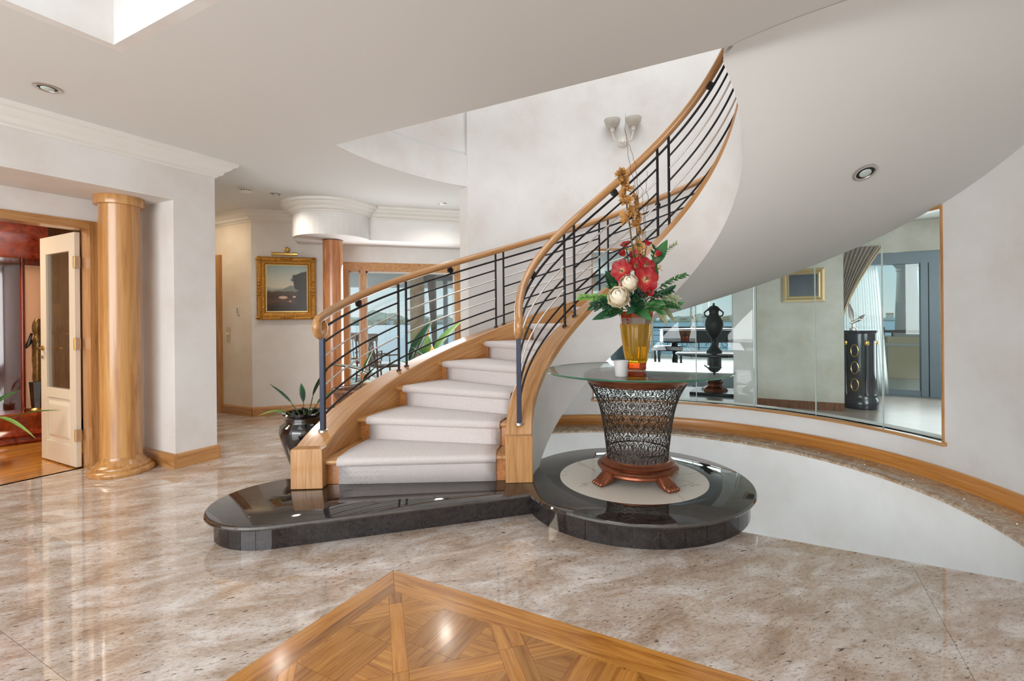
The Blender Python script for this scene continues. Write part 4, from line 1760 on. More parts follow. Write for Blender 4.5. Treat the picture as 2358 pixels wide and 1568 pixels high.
def spike(pts, label, flo):
    q = [at(u, v, 3.47 + d_) for u, v, d_ in pts]
    t = thing('golden_flower_spike', label, 'flower', q[0], 'golden flower spikes in the vase')
    path = []
    for i in range(len(q) - 1):
        for k in range(5):
            path.append(q[i].lerp(q[i + 1], k / 5))
    path.append(q[-1])
    n = len(path)
    MB().tube(path, [0.007 * (1 - 0.65 * i / n) for i in range(n)], 6).build('stalk', plain('spike_stalk', S(104, 82, 48), 0.6), t, smooth=True)
    for f0, side, size in flo:
        p = path[min(n - 1, int(f0 * n))]
        ax_ = (CAMR * side - CAMF * 0.7 + UP * 0.35).normalized()
        a1 = ax_.cross(UP).normalized()
        a2 = ax_.cross(a1)
        items = []
        for k in range(6):
            th = 2 * pi * k / 6 + f0 * 9
            rad = a1 * cos(th) + a2 * sin(th)
            items.append(dict(base=p, d=(rad * 0.75 + ax_).normalized(), nrm=ax_ - rad * 0.7, L=size * RND.uniform(0.8, 1.2), Wd=size * 0.55, bend=-0.3, cup=0.2, shape='petal', ripple=0.25))
        blades('floret', M['petal_gold'], t, items)
    return t


fl = []
for k in range(13):
    fl.append((0.27 + 0.045 * k, (-0.9, 0.5, -0.2)[k % 3], 0.072 - 0.0032 * k))
spike([(1470, 690, 0.0), (1460, 600, 0.0), (1450, 520, 0.0), (1441, 455, 0.0), (1437, 425, 0.0), (1435, 404, 0.0), (1430, 398, 0.0), (1425, 404, 0.0), (1424, 412, 0.0)], 'golden flower spike with a curled tip', fl)
fl = [(0.28 + 0.05 * k, (0.9, -0.4, 0.3)[k % 3], 0.064 - 0.0034 * k) for k in range(11)]
spike([(1472, 690, 0.02), (1468, 600, 0.03), (1466, 520, 0.03), (1462, 460, 0.03), (1459, 426, 0.03)], 'golden flower spike with a straight dark tip', fl)

# curly willow twigs
tw = [([(1478, 690), (1470, 600), (1475, 500), (1462, 430), (1450, 380), (1445, 330), (1440, 300), (1441, 262)], 'longest curly twig reaching up to the wall lamp'),
      ([(1480, 690), (1472, 560), (1470, 470), (1466, 420), (1464, 380), (1456, 350), (1447, 330), (1438, 300), (1439, 283)], 'second tall curly twig crossing the longest one'),
      ([(1482, 690), (1480, 570), (1484, 510), (1478, 470), (1480, 440), (1473, 415)], 'wavy twig standing just beside the straight golden spike'),
      ([(1484, 690), (1487, 560), (1486, 500), (1492, 460), (1487, 430), (1493, 405), (1488, 393)], 'thin curly twig farthest out towards the curved wall')]
for pts, lab in tw:
    q = [at(u, v, 3.50) for u, v in pts]
    path = []
    for i in range(len(q) - 1):
        for k in range(4):
            w_ = q[i].lerp(q[i + 1], k / 4)
            path.append(w_ + CAMR * 0.004 * sin(i * 2.1 + k * 1.5) + CAMF * 0.01 * sin(i * 1.3 + k))
    path.append(q[-1])
    o = MB().tube(path, [0.0026 * (1 - 0.6 * i / len(path)) for i in range(len(path))], 5).build('curly_twig', M['twig'], None, smooth=True)
    tag(o, lab, 'twig', 'curly twigs in the amber vase')


def leaf_thing(name, pts, wd, mat, label, group='leaves in the amber vase', cup=0.12, dd=0.0):
    """single broad leaf from the vase to a tip; pts: base px, tip px"""
    a_, b_ = at(pts[0][0], pts[0][1], 3.47 + pts[0][2]), at(pts[1][0], pts[1][1], 3.47 + pts[1][2])
    t = thing(name, label, 'leaf', a_, group)
    d = b_ - a_
    nrm = -CAMF + UP * 0.6
    blades('blade', M[mat], t, [dict(base=a_, d=d, nrm=nrm, L=d.length, Wd=wd, bend=-0.10, cup=cup, k=9)])
    mb = MB().tube([a_ + d * 0.0, a_ + d * 0.5 + nrm.normalized() * (-0.10 * d.length * 0.25 - 0.001), a_ + d * 0.97 + nrm.normalized() * (-0.1 * d.length * .94)], [0.003, 0.002, 0.0008], 5)
    mb.build('midrib', M['stem'], t, smooth=True)
    stem_to(a_, t, 0.003)
    return t


leaf_thing('broad_leaf', ((1505, 612, 0.02), (1537, 550, -0.02)), 0.085, 'leaf', 'pointed bright green leaf standing up beside the red blooms')
leaf_thing('broad_leaf', ((1420, 672, 0.0), (1396, 622, -0.03)), 0.085, 'leaf_dark', 'broad dark leaf behind the round cream peony')
leaf_thing('broad_leaf', ((1430, 714, -0.10), (1364, 733, -0.16)), 0.075, 'leaf_dark', 'glossy dark leaf hanging out lowest over the stair side')
leaf_thing('broad_leaf', ((1455, 708, -0.10), (1503, 735, -0.20)), 0.075, 'leaf', 'leaf folding down over the front of the vase lip')
leaf_thing('broad_leaf', ((1505, 690, -0.08), (1540, 748, -0.12)), 0.060, 'leaf_pale', 'pale striped leaf drooping beside the vase', cup=0.1)
leaf_thing('broad_leaf', ((1512, 690, -0.02), (1562, 745, -0.04)), 0.045, 'leaf_pale', 'narrow pale leaf drooping farthest from the stair')
leaf_thing('broad_leaf', ((1480, 700, -0.12), (1440, 722, -0.2)), 0.06, 'leaf_dark', 'dark leaf lying across the middle of the vase rim')
leaf_thing('broad_leaf', ((1500, 695, -0.10), (1533, 700, -0.18)), 0.06, 'leaf', 'rounded green leaf under the crimson ruffled bloom')
leaf_thing('broad_leaf', ((1505, 660, 0.0), (1512, 600, 0.0)), 0.05, 'leaf', 'upright green leaf behind the largest red bloom')


def spray(name, p0, p1, n, L, wd, mat, label, cat='foliage', group='foliage sprays in the amber vase', dd=(0, 0), spread_=0.9):
    a_, b_ = at(p0[0], p0[1], 3.47 + dd[0]), at(p1[0], p1[1], 3.47 + dd[1])
    t = thing(name, label, cat, a_, group)
    d = (b_ - a_)
    mid = (a_ + b_) / 2 + UP * 0.015
    MB().tube([a_, mid, b_], 0.0022, 5).build('stem', M['stem'], t, smooth=True)
    stem_to(a_, t, 0.003, name='stalk')
    side = d.cross(CAMF).normalized()
    for k in range(n):
        f = 0.12 + 0.88 * k / (n - 1)
        p = a_ * (1 - f) ** 2 + mid * 2 * f * (1 - f) + b_ * f * f
        s_ = (1 if k % 2 else -1)
        dr = rnd_dir(d.normalized() * (0.8 + f) + side * s_ * spread_, 0.3)
        blades('leaflet', M[mat], t, [dict(base=p, d=dr, nrm=rnd_dir(-CAMF + UP * 0.7, 0.4), L=L * RND.uniform(0.75, 1.15), Wd=wd, bend=-0.15, cup=0.12, k=5)])
    return t


spray('leaf_spray', (1415, 690), (1340, 685), 16, 0.055, 0.03, 'leaf_lime', 'light green spray of small leaves reaching out over the stair', dd=(-0.05, -0.1))
spray('leaf_spray', (1420, 700), (1368, 705), 14, 0.06, 0.032, 'leaf_dark', 'dark green leaf spray below the light green one', dd=(-0.1, -0.16))
spray('leaf_spray', (1510, 668), (1576, 634), 15, 0.045, 0.020, 'leaf', 'loose spray of narrow leaves pointing at the curved window', dd=(-0.02, -0.06), spread_=0.7)
spray('leaf_spray', (1512, 600), (1556, 562), 16, 0.035, 0.011, 'leaf_pale', 'feathery olive sprig at the upper side by the wall', dd=(0.02, 0.0), spread_=1.1)
spray('leaf_spray', (1515, 680), (1556, 690), 18, 0.05, 0.016, 'leaf_pale', 'greyish spray tumbling over the window side of the vase', dd=(-0.04, -0.1), spread_=1.2)
spray('leaf_spray', (1490, 690), (1545, 668), 14, 0.05, 0.026, 'leaf_dark', 'dark leaf spray beside the crimson ruffled bloom', dd=(-0.1, -0.12))
spray('leaf_spray', (1450, 700), (1475, 672), 14, 0.045, 0.028, 'leaf_dark', 'dark leaves packed between the peony and the red bloom', dd=(-0.08, -0.14), spread_=1.2)
spray('leaf_spray', (1470, 705), (1520, 712), 14, 0.055, 0.03, 'leaf', 'green leaves spilling over the vase rim', dd=(-0.1, -0.16), spread_=1.2)
spray('leaf_spray', (1440, 712), (1400, 718), 12, 0.05, 0.028, 'leaf', 'green leaves filling the rim under the round peony', dd=(-0.08, -0.12), spread_=1.2)
spray('leaf_spray', (1465, 640), (1470, 560), 16, 0.04, 0.016, 'leaf', 'thin green shoots among the red blooms', dd=(0.02, 0.02), spread_=1.0)


spray('leaf_spray', (1445, 690), (1405, 660), 14, 0.05, 0.03, 'leaf', 'green leaves fanning out behind the round peony', dd=(0.0, -0.02), spread_=1.2)
spray('leaf_spray', (1480, 690), (1500, 640), 14, 0.045, 0.026, 'leaf_dark', 'dark leaves behind the largest red bloom', dd=(0.03, 0.03), spread_=1.2)
spray('leaf_spray', (1450, 690), (1430, 610), 16, 0.045, 0.022, 'leaf', 'leafy green stem rising behind the sideways red bloom', dd=(0.04, 0.04), spread_=1.1)
spray('leaf_spray', (1490, 690), (1508, 575), 18, 0.045, 0.022, 'leaf_dark', 'tall leafy stem behind the red blooms on the window side', dd=(0.05, 0.05), spread_=1.1)
spray('leaf_spray', (1440, 705), (1385, 690), 16, 0.05, 0.024, 'leaf', 'mid green leaves between the light and the dark sprays', dd=(-0.06, -0.12), spread_=1.1)
spray('leaf_spray', (1500, 700), (1560, 705), 16, 0.05, 0.022, 'leaf', 'green leaves drooping between the two pale leaves', dd=(-0.05, -0.1), spread_=1.1)
spray('leaf_spray', (1455, 712), (1470, 690), 14, 0.05, 0.034, 'leaf_dark', 'dark glossy leaves covering the middle of the vase mouth', dd=(-0.12, -0.17), spread_=1.5)
def berries(u, v, dd, n, rad, r, mat, label, cat='berries', drop=0.0):
    c = at(u, v, 3.47 + dd)
    t = thing('berry_cluster', label, cat, c, 'berry clusters in the amber vase')
    proto = MB().ellipsoid((0, 0, 0), r, r, r, 8, 6).build('berry', mat, t, smooth=True)
    proto.matrix_parent_inverse = Matrix.Identity(4)
    for k in range(n):
        off = Vector((RND.uniform(-1, 1), RND.uniform(-1, 1), RND.uniform(-1, 1) - drop * k / n)) * rad
        if k == 0:
            proto.location = off
            continue
        copy_part(proto, t, Matrix.Translation(off))
    stem_to(c, t, 0.002)
    return t


berries(1471, 672, -0.13, 22, 0.03, 0.0075, M['berry'], 'cluster of dark berries beneath the largest red bloom')
berries(1440, 730, -0.15, 16, 0.02, 0.005, plain('red_berry', S(126, 30, 34), 0.4), 'string of red berries hanging over the vase lip', drop=2.2)
berries(1512, 680, -0.10, 14, 0.025, 0.006, M['pinkbud'], 'pink buds on the window side of the bouquet')
berries(1430, 655, -0.14, 10, 0.022, 0.006, M['pinkbud'], 'pink buds beside the half hidden peony')
berries(1518, 618, -0.02, 12, 0.02, 0.005, plain('yellow_bud', S(196, 160, 60), 0.5), 'tiny yellow buds next to the upright green leaf')

# ================================================================== COLUMNS, DOOR LEAF, FITTINGS
K1 = (-5.115, 2.11)
c1 = thing('timber_column', 'stout timber column with a moulded round base standing in the recess by the study door', 'column', (K1[0], K1[1], 0), 'timber columns')
MB().lathe([(0.150, 0.13), (0.146, 0.2), (0.146, 2.31), (0.150, 2.33)], K1, 48, cap=False).build('shaft', M['column_wood'], c1, smooth=True, angle=50)
MB().lathe([(0.0, 0.0), (0.225, 0.0), (0.233, 0.012), (0.236, 0.026), (0.230, 0.042), (0.215, 0.050), (0.205, 0.054), (0.206, 0.066), (0.199, 0.078), (0.185, 0.084), (0.176, 0.090), (0.172, 0.104), (0.160, 0.116), (0.152, 0.13), (0.149, 0.15)], K1, 56, cap=False).build('base', M['column_wood'], c1, smooth=True, angle=50)
MB().lathe([(0.149, 2.32), (0.175, 2.322), (0.178, 2.33), (0.178, 2.385), (0.174, 2.3995), (0.0, 2.3995)], K1, 56, cap=False).build('capital', M['column_wood'], c1, smooth=True, angle=50)
k2 = hallw(1.08, 0.47)
c2 = thing('timber_column', 'slim timber column under the curved bulkhead beside the gilt framed painting', 'column', (k2.x, k2.y, 0), 'timber columns')
MB().lathe([(0.126, 0.13), (0.126, 2.385)], k2[:2], 40, cap=False).build('shaft', wood('column_wood_red', S(150, 88, 50), S(184, 118, 72), S(204, 150, 98), axis='Z', stretch=12, scale=1.2, rough=0.22, coat=0.6), c2, smooth=True)
MB().lathe([(0.0, 0.0), (0.2, 0.0), (0.205, 0.02), (0.19, 0.05), (0.17, 0.07), (0.15, 0.1), (0.128, 0.13)], k2[:2], 40, cap=False).build('base', M['column_wood'], c2, smooth=True)
MB().lathe([(0.126, 2.385), (0.132, 2.386), (0.132, 2.3945), (0.0, 2.3945)], k2[:2], 40, cap=False).build('collar', M['dark_wood'], c2, smooth=True)

# study door leaf, standing open into the study
dl = thing('study_door', 'white half glazed door standing open into the study with brass lever handles', 'door', (-5.58, 1.99, 0))
Y0, Y1 = 1.965, 2.005
XL, XR, ZT = -6.315, -5.585, 2.125
M['doorpaint'] = plain('door_paint', S(226, 216, 198), 0.35, coat=0.15)


def dbox(x0, x1, z0, z1, name, y0=Y0, y1=Y1, mat=None, bevel=0.003):
    return MB().box(x0, x1, y0, y1, z0, z1).build(name, mat or M['doorpaint'], dl, bevel=bevel)


dbox(XL, XL + 0.125, 0.012, ZT, 'stile')
dbox(XR - 0.115, XR, 0.012, ZT, 'stile')
dbox(XL + 0.125, XR - 0.115, 1.96, ZT, 'top_rail')
dbox(XL + 0.125, XR - 0.115, 0.61, 0.70, 'lock_rail')
dbox(XL + 0.125, XR - 0.115, 0.012, 0.20, 'bottom_rail')
dbox(XL + 0.125, XR - 0.115, 0.20, 0.61, 'panel', Y0 + 0.012, Y1 - 0.012)
mb = MB()
x0, x1, z0, z1 = XL + 0.14, XR - 0.13, 0.235, 0.575
mb.loft([[(x0, Y0 + 0.012, z0), (x1, Y0 + 0.012, z0), (x1, Y0 + 0.012, z1), (x0, Y0 + 0.012, z1)], [(x0 + 0.03, Y0 + 0.002, z0 + 0.03), (x1 - 0.03, Y0 + 0.002, z0 + 0.03), (x1 - 0.03, Y0 + 0.002, z1 - 0.03), (x0 + 0.03, Y0 + 0.002, z1 - 0.03)]])
mb.build('raised_panel', M['doorpaint'], dl)
dbox(XL + 0.12, XR - 0.11, 0.69, 1.97, 'glass', 1.982, 1.988, M['pane_clear'], 0)
for z in (0.25, 1.07, 1.80):
    hg = MB().box(XR + 0.001, XR + 0.028, Y0 - 0.006, Y1 - 0.008, z, z + 0.10).build('hinge', M['chrome'], dl, bevel=0.001)
    MB().tube([(XR + 0.014, Y0 - 0.008, z - 0.004), (XR + 0.014, Y0 - 0.008, z + 0.104)], 0.007, 8).build('pin', M['brass'], hg, smooth=True)
for y, s_ in ((Y0, -1), (Y1, 1)):
    hx = XL + 0.055
    MB().tube([(hx, y, 1.07), (hx, y + s_ * 0.045, 1.07), (hx + 0.02, y + s_ * 0.05, 1.07), (hx + 0.12, y + s_ * 0.05, 1.067)], 0.0085, 8).build('lever_handle', M['brass'], dl, smooth=True)
    rr = []
    for off, r_ in ((0.0, 0.024), (0.008, 0.024), (0.011, 0.018)):
        rr.append([(hx + r_ * cos(t), y + s_ * off, 1.07 + r_ * sin(t)) for t in [2 * pi * k / 14 for k in range(14)]])
    MB().loft(rr).build('rose', M['brass'], dl, smooth=True, angle=40)
    rr = [[(hx + r_ * cos(t), y + s_ * off, 0.985 + r_ * sin(t)) for t in [2 * pi * k / 12 for k in range(12)]] for off, r_ in ((0.0, 0.017), (0.008, 0.017), (0.012, 0.010))]
    MB().loft(rr).build('key_plate', M['chrome'], dl, smooth=True, angle=40)


# ---- downlights, smoke alarm, switches
def disc_frame(c, nrm):
    nrm = Vector(nrm).normalized()
    a_ = nrm.cross(Vector((0.2, 1, 0.1))).normalized()
    return a_, nrm.cross(a_)


def downlight(c, nrm, label, r=0.062, watt=0):
    if watt:
        lamp('downlight_lamp', 'SPOT', (c[0], c[1], c[2] - 0.03), watt, (1.0, 0.93, 0.83), aim=(0, 0, -1), spot_size=radians(150), spot_blend=1.0, shadow_soft_size=0.05)
    c, nrm = Vector(c), Vector(nrm).normalized()
    a_, b_ = disc_frame(c, nrm)
    t = thing('downlight', label, 'downlight', c, 'recessed downlights')

    def dloft(prof, name, mat):
        rr = [[c + nrm * z + (a_ * cos(q) + b_ * sin(q)) * rad for q in [2 * pi * k / 24 for k in range(24)]] for rad, z in prof]
        return MB().loft(rr).build(name, mat, t, smooth=True, angle=40)
    dloft([(r, 0.0), (r * 1.02, 0.005), (r * 0.86, 0.009), (r * 0.74, 0.006), (r * 0.70, 0.0)], 'ring', M['chrome'])
    dloft([(r * 0.70, 0.004), (r * 0.55, 0.0045)], 'baffle', M['steel_black'])
    dloft([(r * 0.5, 0.004), (r * 0.46, 0.010), (r * 0.30, 0.014)], 'lamp', M['pane_edge'])
    return t


downlight((-4.183, 1.345, ZC), (0, 0, -1), 'round chrome downlight in the ceiling above the study recess', 0.07)
downlight((-5.32, 3.746, ZC), (0, 0, -1), 'small downlight in the passage ceiling beside the smoke alarm', watt=32)
downlight((-3.884, 5.089, ZC), (0, 0, -1), 'downlight in the passage ceiling close to the curved wall', watt=45)
# on the underside of the flight
from mathutils.bvhtree import BVHTree
bvh = BVHTree.FromPolygons([tuple(v) for v in SOFV], SOFF)
dv = (at(1992, 397, 1.0) - Vector((0, 0, EYE))).normalized()
q, nr, _i, _d = bvh.ray_cast(Vector((0, 0, EYE)), dv)
nr = nr if nr.z < 0 else -nr
downlight(q + nr * 0.001, nr, 'round chrome downlight set in the underside of the curved stair', 0.075)

sa = thing('smoke_alarm', 'white slotted smoke alarm on the passage ceiling', 'smoke alarm', (-5.388, 3.422, ZC))
MB().lathe([(0.062, ZC), (0.064, ZC - 0.012), (0.056, ZC - 0.018), (0.056, ZC - 0.028), (0.062, ZC - 0.030), (0.054, ZC - 0.044), (0.0, ZC - 0.046)], (-5.388, 3.422), 28, cap=False).build('body', M['white_plastic'], sa, smooth=True, angle=35)
for k in range(14):
    t = 2 * pi * k / 14
    e = (cos(t), sin(t))
    MB().obox((-5.388, 3.422), e, (-e[1], e[0]), 0.05, 0.0575, -0.006, 0.006, ZC - 0.028, ZC - 0.019).build('slot', M['steel_black'], sa)
for (x, z, w_, h_, nm, lab, cat, mt) in ((-6.714, 1.465, 0.055, 0.115, 'thermostat', 'slim beige wall controller with small buttons on the passage wall', 'wall controller', M['white_plastic']), (-6.942, 1.134, 0.075, 0.20, 'intercom_plate', 'beige switch plate with a round knob beside the passage doorway', 'switch', plain('plate_beige', S(206, 188, 158), 0.4))):
    t = thing(nm, lab, cat, (x, QW[1], z - h_ / 2))
    MB().box(x - w_ / 2, x + w_ / 2, QW[1] - 0.014, QW[1] - 0.0005, z - h_ / 2, z + h_ / 2).build('plate', mt, t, bevel=0.003)
    if nm == 'thermostat':
        for k in range(4):
            MB().box(x - 0.014, x + 0.014, QW[1] - 0.018, QW[1] - 0.014, z + 0.03 - k * 0.022, z + 0.042 - k * 0.022).build('button', plain('button_grey', S(150, 140, 128), 0.5), t)
    else:
        rr = [[(x + r_ * cos(q), QW[1] - 0.014 - o_, z + r_ * sin(q)) for q in [2 * pi * k / 16 for k in range(16)]] for r_, o_ in ((0.02, 0), (0.02, 0.012), (0.015, 0.016))]
        MB().loft(rr).build('knob', M['white_plastic'], t, smooth=True, angle=40)

# ================================================================== PAINTING WITH PICTURE LIGHT
pt = thing('gilt_framed_painting', 'old landscape painting with cattle and a dark tree in a carved gilt frame', 'painting', hallw(0.445, 0.0, 1.33))
s0, s1, z0, z1 = 0.072, 0.818, 1.33, 2.205


def frame_loft(parent, name, mat, s0, s1, z0, z1, prof, W=hallw):
    """prof: (inset, off)"""
    rings = []
    for ins, off in prof:
        rings.append([W(s0 + ins, off, z0 + ins), W(s1 - ins, off, z0 + ins), W(s1 - ins, off, z1 - ins), W(s0 + ins, off, z1 - ins)])
    for k, nm in enumerate(('bottom', 'side', 'top', 'side')):
        k2_ = (k + 1) % 4
        MB().loft([[r_[k] for r_ in rings], [r_[k2_] for r_ in rings]]).build(name, mat, parent)
    return rings


frame_loft(pt, 'frame_member', M['gold'], s0, s1, z0, z1, [(0.0, 0.002), (0.0, 0.045), (0.018, 0.062), (0.035, 0.058), (0.052, 0.064), (0.070, 0.046), (0.088, 0.040), (0.098, 0.030), (0.105, 0.018), (0.105, 0.002)])
# carved swells on the corners and middles
for (s_, z_) in [(s0 + 0.03, z0 + 0.03), (s1 - 0.03, z0 + 0.03), (s0 + 0.03, z1 - 0.03), (s1 - 0.03, z1 - 0.03), ((s0 + s1) / 2, z0 + 0.03), ((s0 + s1) / 2, z1 - 0.03), (s0 + 0.03, (z0 + z1) / 2), (s1 - 0.03, (z0 + z1) / 2)]:
    mb = MB()
    for k in range(5):
        a_ = RND.uniform(0, 6.28)
        r_ = 0.03 if k else 0.0
        vert = abs(z_ - (z0 + z1) / 2) < 0.01
        corner = abs(s_ - (s0 + s1) / 2) > 0.1 and not vert
        ds, dz = (0.008 * cos(a_), 0.09 * (k - 2) / 2) if vert else ((0.022 * (k - 2) / 2 if corner else 0.07 * (k - 2) / 2), (0.016 * sin(a_) if corner else 0.008 * sin(a_)))
        p = hallw(s_ + ds, 0.06, z_ + dz)
        mb.ellipsoid(p, 0.022, 0.022, 0.017, 8, 6)
    mb.build('carved_ornament', M['gold'], pt, smooth=True)
frame_loft(pt, 'slip', M['gold_flat'], s0 + 0.105, s1 - 0.105, z0 + 0.105, z1 - 0.105, [(0.0, 0.004), (0.0, 0.020), (0.014, 0.014), (0.02, 0.010), (0.02, 0.004)])


def painting_mat():
    m, n, l, p = mat_base('landscape_canvas')
    tc = n.new('ShaderNodeTexCoord')
    sx = n.new('ShaderNodeSeparateXYZ')
    l.new(tc.outputs['Generated'], sx.inputs[0])
    nz = n.new('ShaderNodeTexNoise')
    nz.inputs['Scale'].default_value = 5
    nz.inputs['Detail'].default_value = 7
    l.new(tc.outputs['Generated'], nz.inputs['Vector'])

    def mth(op, a, b, c=None):
        q = n.new('ShaderNodeMath')
        q.operation = op
        for i, t in enumerate((a, b, c)):
            if t is None:
                continue
            if isinstance(t, (int, float)):
                q.inputs[i].default_value = t
            else:
                l.new(t, q.inputs[i])
        return q.outputs[0]
    wob = mth('MULTIPLY_ADD', nz.outputs['Fac'], 0.16, -0.08)
    zc = mth('ADD', sx.outputs['Z'], wob)
    r = ramp(n, [(0.0, S(40, 34, 30)), (0.12, S(58, 44, 36)), (0.22, S(92, 68, 54)), (0.30, S(72, 56, 42)), (0.42, S(84, 66, 50)), (0.47, S(150, 156, 146)), (0.55, S(206, 202, 182)), (0.75, S(184, 190, 178)), (1.0, S(142, 166, 166))])
    l.new(zc, r.inputs[0])
    # dark tree mass on one side, thinning upwards into a crown
    xw = mth('ADD', sx.outputs['X'], mth('MULTIPLY_ADD', nz.outputs['Fac'], 0.5, -0.25))
    lim = ramp(n, [(0.0, (0.70,) * 3 + (1,)), (0.45, (0.72,) * 3 + (1,)), (0.68, (0.56,) * 3 + (1,)), (0.80, (0.62,) * 3 + (1,)), (0.9, (0.98,) * 3 + (1,))])
    l.new(sx.outputs['Z'], lim.inputs[0])
    tr = mth('SUBTRACT', xw, lim.outputs[0])
    tf = mth('MULTIPLY', tr, 14.0)
    cl = n.new('ShaderNodeClamp')
    l.new(tf, cl.inputs[0])
    mx = n.new('ShaderNodeMixRGB')
    mx.inputs[2].default_value = S(48, 46, 42)
    l.new(cl.outputs[0], mx.inputs[0])
    l.new(r.outputs[0], mx.inputs[1])
    # distant blue hill
    hill = mth('SUBTRACT', mth('SUBTRACT', 0.57, mth('MULTIPLY', mth('ABSOLUTE', mth('SUBTRACT', sx.outputs['X'], 0.6), None), 0.42)), sx.outputs['Z'])
    hb = mth('MULTIPLY', mth('GREATER_THAN', hill, 0.0), mth('GREATER_THAN', sx.outputs['Z'], 0.44))
    hb = mth('MULTIPLY', hb, mth('SUBTRACT', 1.0, cl.outputs[0]))
    m2 = n.new('ShaderNodeMixRGB')
    m2.inputs[2].default_value = S(122, 132, 128)
    l.new(hb, m2.inputs[0])
    l.new(mx.outputs[0], m2.inputs[1])
    out = m2.outputs[0]
    # pale cattle
    for cx_, cz_, rx, rz in ((0.40, 0.30, 0.11, 0.032), (0.68, 0.315, 0.045, 0.022), (0.575, 0.215, 0.03, 0.014)):
        dx = mth('DIVIDE', mth('SUBTRACT', sx.outputs['X'], cx_), rx)
        dz = mth('DIVIDE', mth('SUBTRACT', sx.outputs['Z'], cz_), rz)
        dd = mth('ADD', mth('MULTIPLY', dx, dx), mth('MULTIPLY', dz, dz))
        ins = mth('LESS_THAN', mth('ADD', dd, wob), 1.0)
        m3 = n.new('ShaderNodeMixRGB')
        m3.inputs[2].default_value = S(206, 176, 152)
        l.new(ins, m3.inputs[0])
        l.new(out, m3.inputs[1])
        out = m3.outputs[0]
    l.new(out, p.inputs['Base Color'])
    p.inputs['Roughness'].default_value = 0.35
    return m


# canvas in its own upright frame so that the picture runs along it
cw, chh = (s1 - s0) - 0.24, (z1 - z0) - 0.24
cv = MB().box(-cw / 2, cw / 2, -0.004, 0.004, 0, chh).build('canvas', painting_mat(), None)
cv.rotation_euler = (0, 0, radians(45))
cv.location = hallw((s0 + s1) / 2, 0.009, z0 + 0.12) - Vector(pt.location)
cv.parent = pt
pl = thing('picture_light', 'brass picture light fixed above the gilt framed painting', 'picture light', hallw(0.44, 0.0, 2.22))
ps = [hallw(0.27, 0.11, 2.235), hallw(0.60, 0.11, 2.235)]
MB().tube(ps, 0.024, 14).build('shade', M['brass'], pl, smooth=True, angle=40)
MB().tube([hallw(0.45, 0.003, 2.31), hallw(0.45, 0.06, 2.31), hallw(0.45, 0.105, 2.28), hallw(0.45, 0.11, 2.25)], 0.007, 8).build('arm', M['brass'], pl, smooth=True)
rr = [[hallw(0.45 + r_ * cos(q), o_, 2.31 + r_ * sin(q)) for q in [2 * pi * k / 18 for k in range(18)]] for r_, o_ in ((0.038, 0.001), (0.038, 0.012), (0.03, 0.022), (0.012, 0.026))]
MB().loft(rr).build('wall_rose', M['brass'], pl, smooth=True, angle=40)

# ================================================================== WALL SCONCE
sa_ = radians(107.47)
sc0 = P(RW - 0.002, sa_, 3.47)
e, f = Vector((-cos(sa_), -sin(sa_), 0)), Vector((-sin(sa_), cos(sa_), 0))
sc = thing('wall_sconce', 'white two armed wall lamp with bowl shades high on the curved wall', 'wall lamp', sc0)
M['shade'] = plain('opal_shade', S(222, 218, 208), 0.35, trans=0.2)
rr = [[sc0 + e * o_ + (f * cos(q) + UP * sin(q)) * r_ for q in [2 * pi * k / 22 for k in range(22)]] for r_, o_ in ((0.062, 0.0), (0.064, 0.010), (0.052, 0.016), (0.050, 0.024), (0.036, 0.030), (0.022, 0.05), (0.008, 0.055))]
MB().loft(rr).build('backplate', M['white_paint'], sc, smooth=True, angle=35)
for s_ in (-1, 1):
    c = sc0 + f * s_ * 0.125 + e * 0.10 + UP * 0.10
    arm = MB().tube([sc0 + e * 0.03, sc0 + e * 0.06 + f * s_ * 0.05 - UP * 0.015, sc0 + e * 0.085 + f * s_ * 0.10 + UP * 0.0, c - f * s_ * 0.004 + UP * -0.03, c + UP * 0.02], 0.0085, 8).build('arm', M['white_paint'], sc, smooth=True)
    MB().lathe([(0.0, c.z + 0.0), (0.022, c.z + 0.0), (0.026, c.z + 0.012), (0.018, c.z + 0.022), (0.030, c.z + 0.034), (0.020, c.z + 0.05), (0.0, c.z + 0.05)], c[:2], 18, cap=False).build('cup', M['white_paint'], sc, smooth=True, angle=40)
    MB().lathe([(0.02, c.z + 0.048), (0.055, c.z + 0.06), (0.082, c.z + 0.085), (0.095, c.z + 0.12), (0.098, c.z + 0.145), (0.093, c.z + 0.145), (0.086, c.z + 0.11), (0.05, c.z + 0.068), (0.02, c.z + 0.056)], c[:2], 28, cap=False).build('bowl_shade', M['shade'], sc, smooth=True, angle=40)

# ================================================================== STUDY BEYOND THE OPEN DOOR
M['study_plank'] = wood('study_plank', S(176, 108, 40), S(206, 144, 66), S(220, 168, 92), axis='Y', stretch=14, scale=2.2, rough=0.15, coat=0.6, vary=0.14)
struct(MB().box(-9.2, -5.56, -2.0, 3.06, -0.06, -0.012), 'floor_study', M['dark_wood'])
fs_ = bpy.data.objects['floor_study']
for k in range(26):
    x0 = -9.2 + 0.14 * k
    MB().box(x0 + 0.001, x0 + 0.139, -2.0, 3.06, -0.012, 0.0).build('plank', M['study_plank'], fs_)


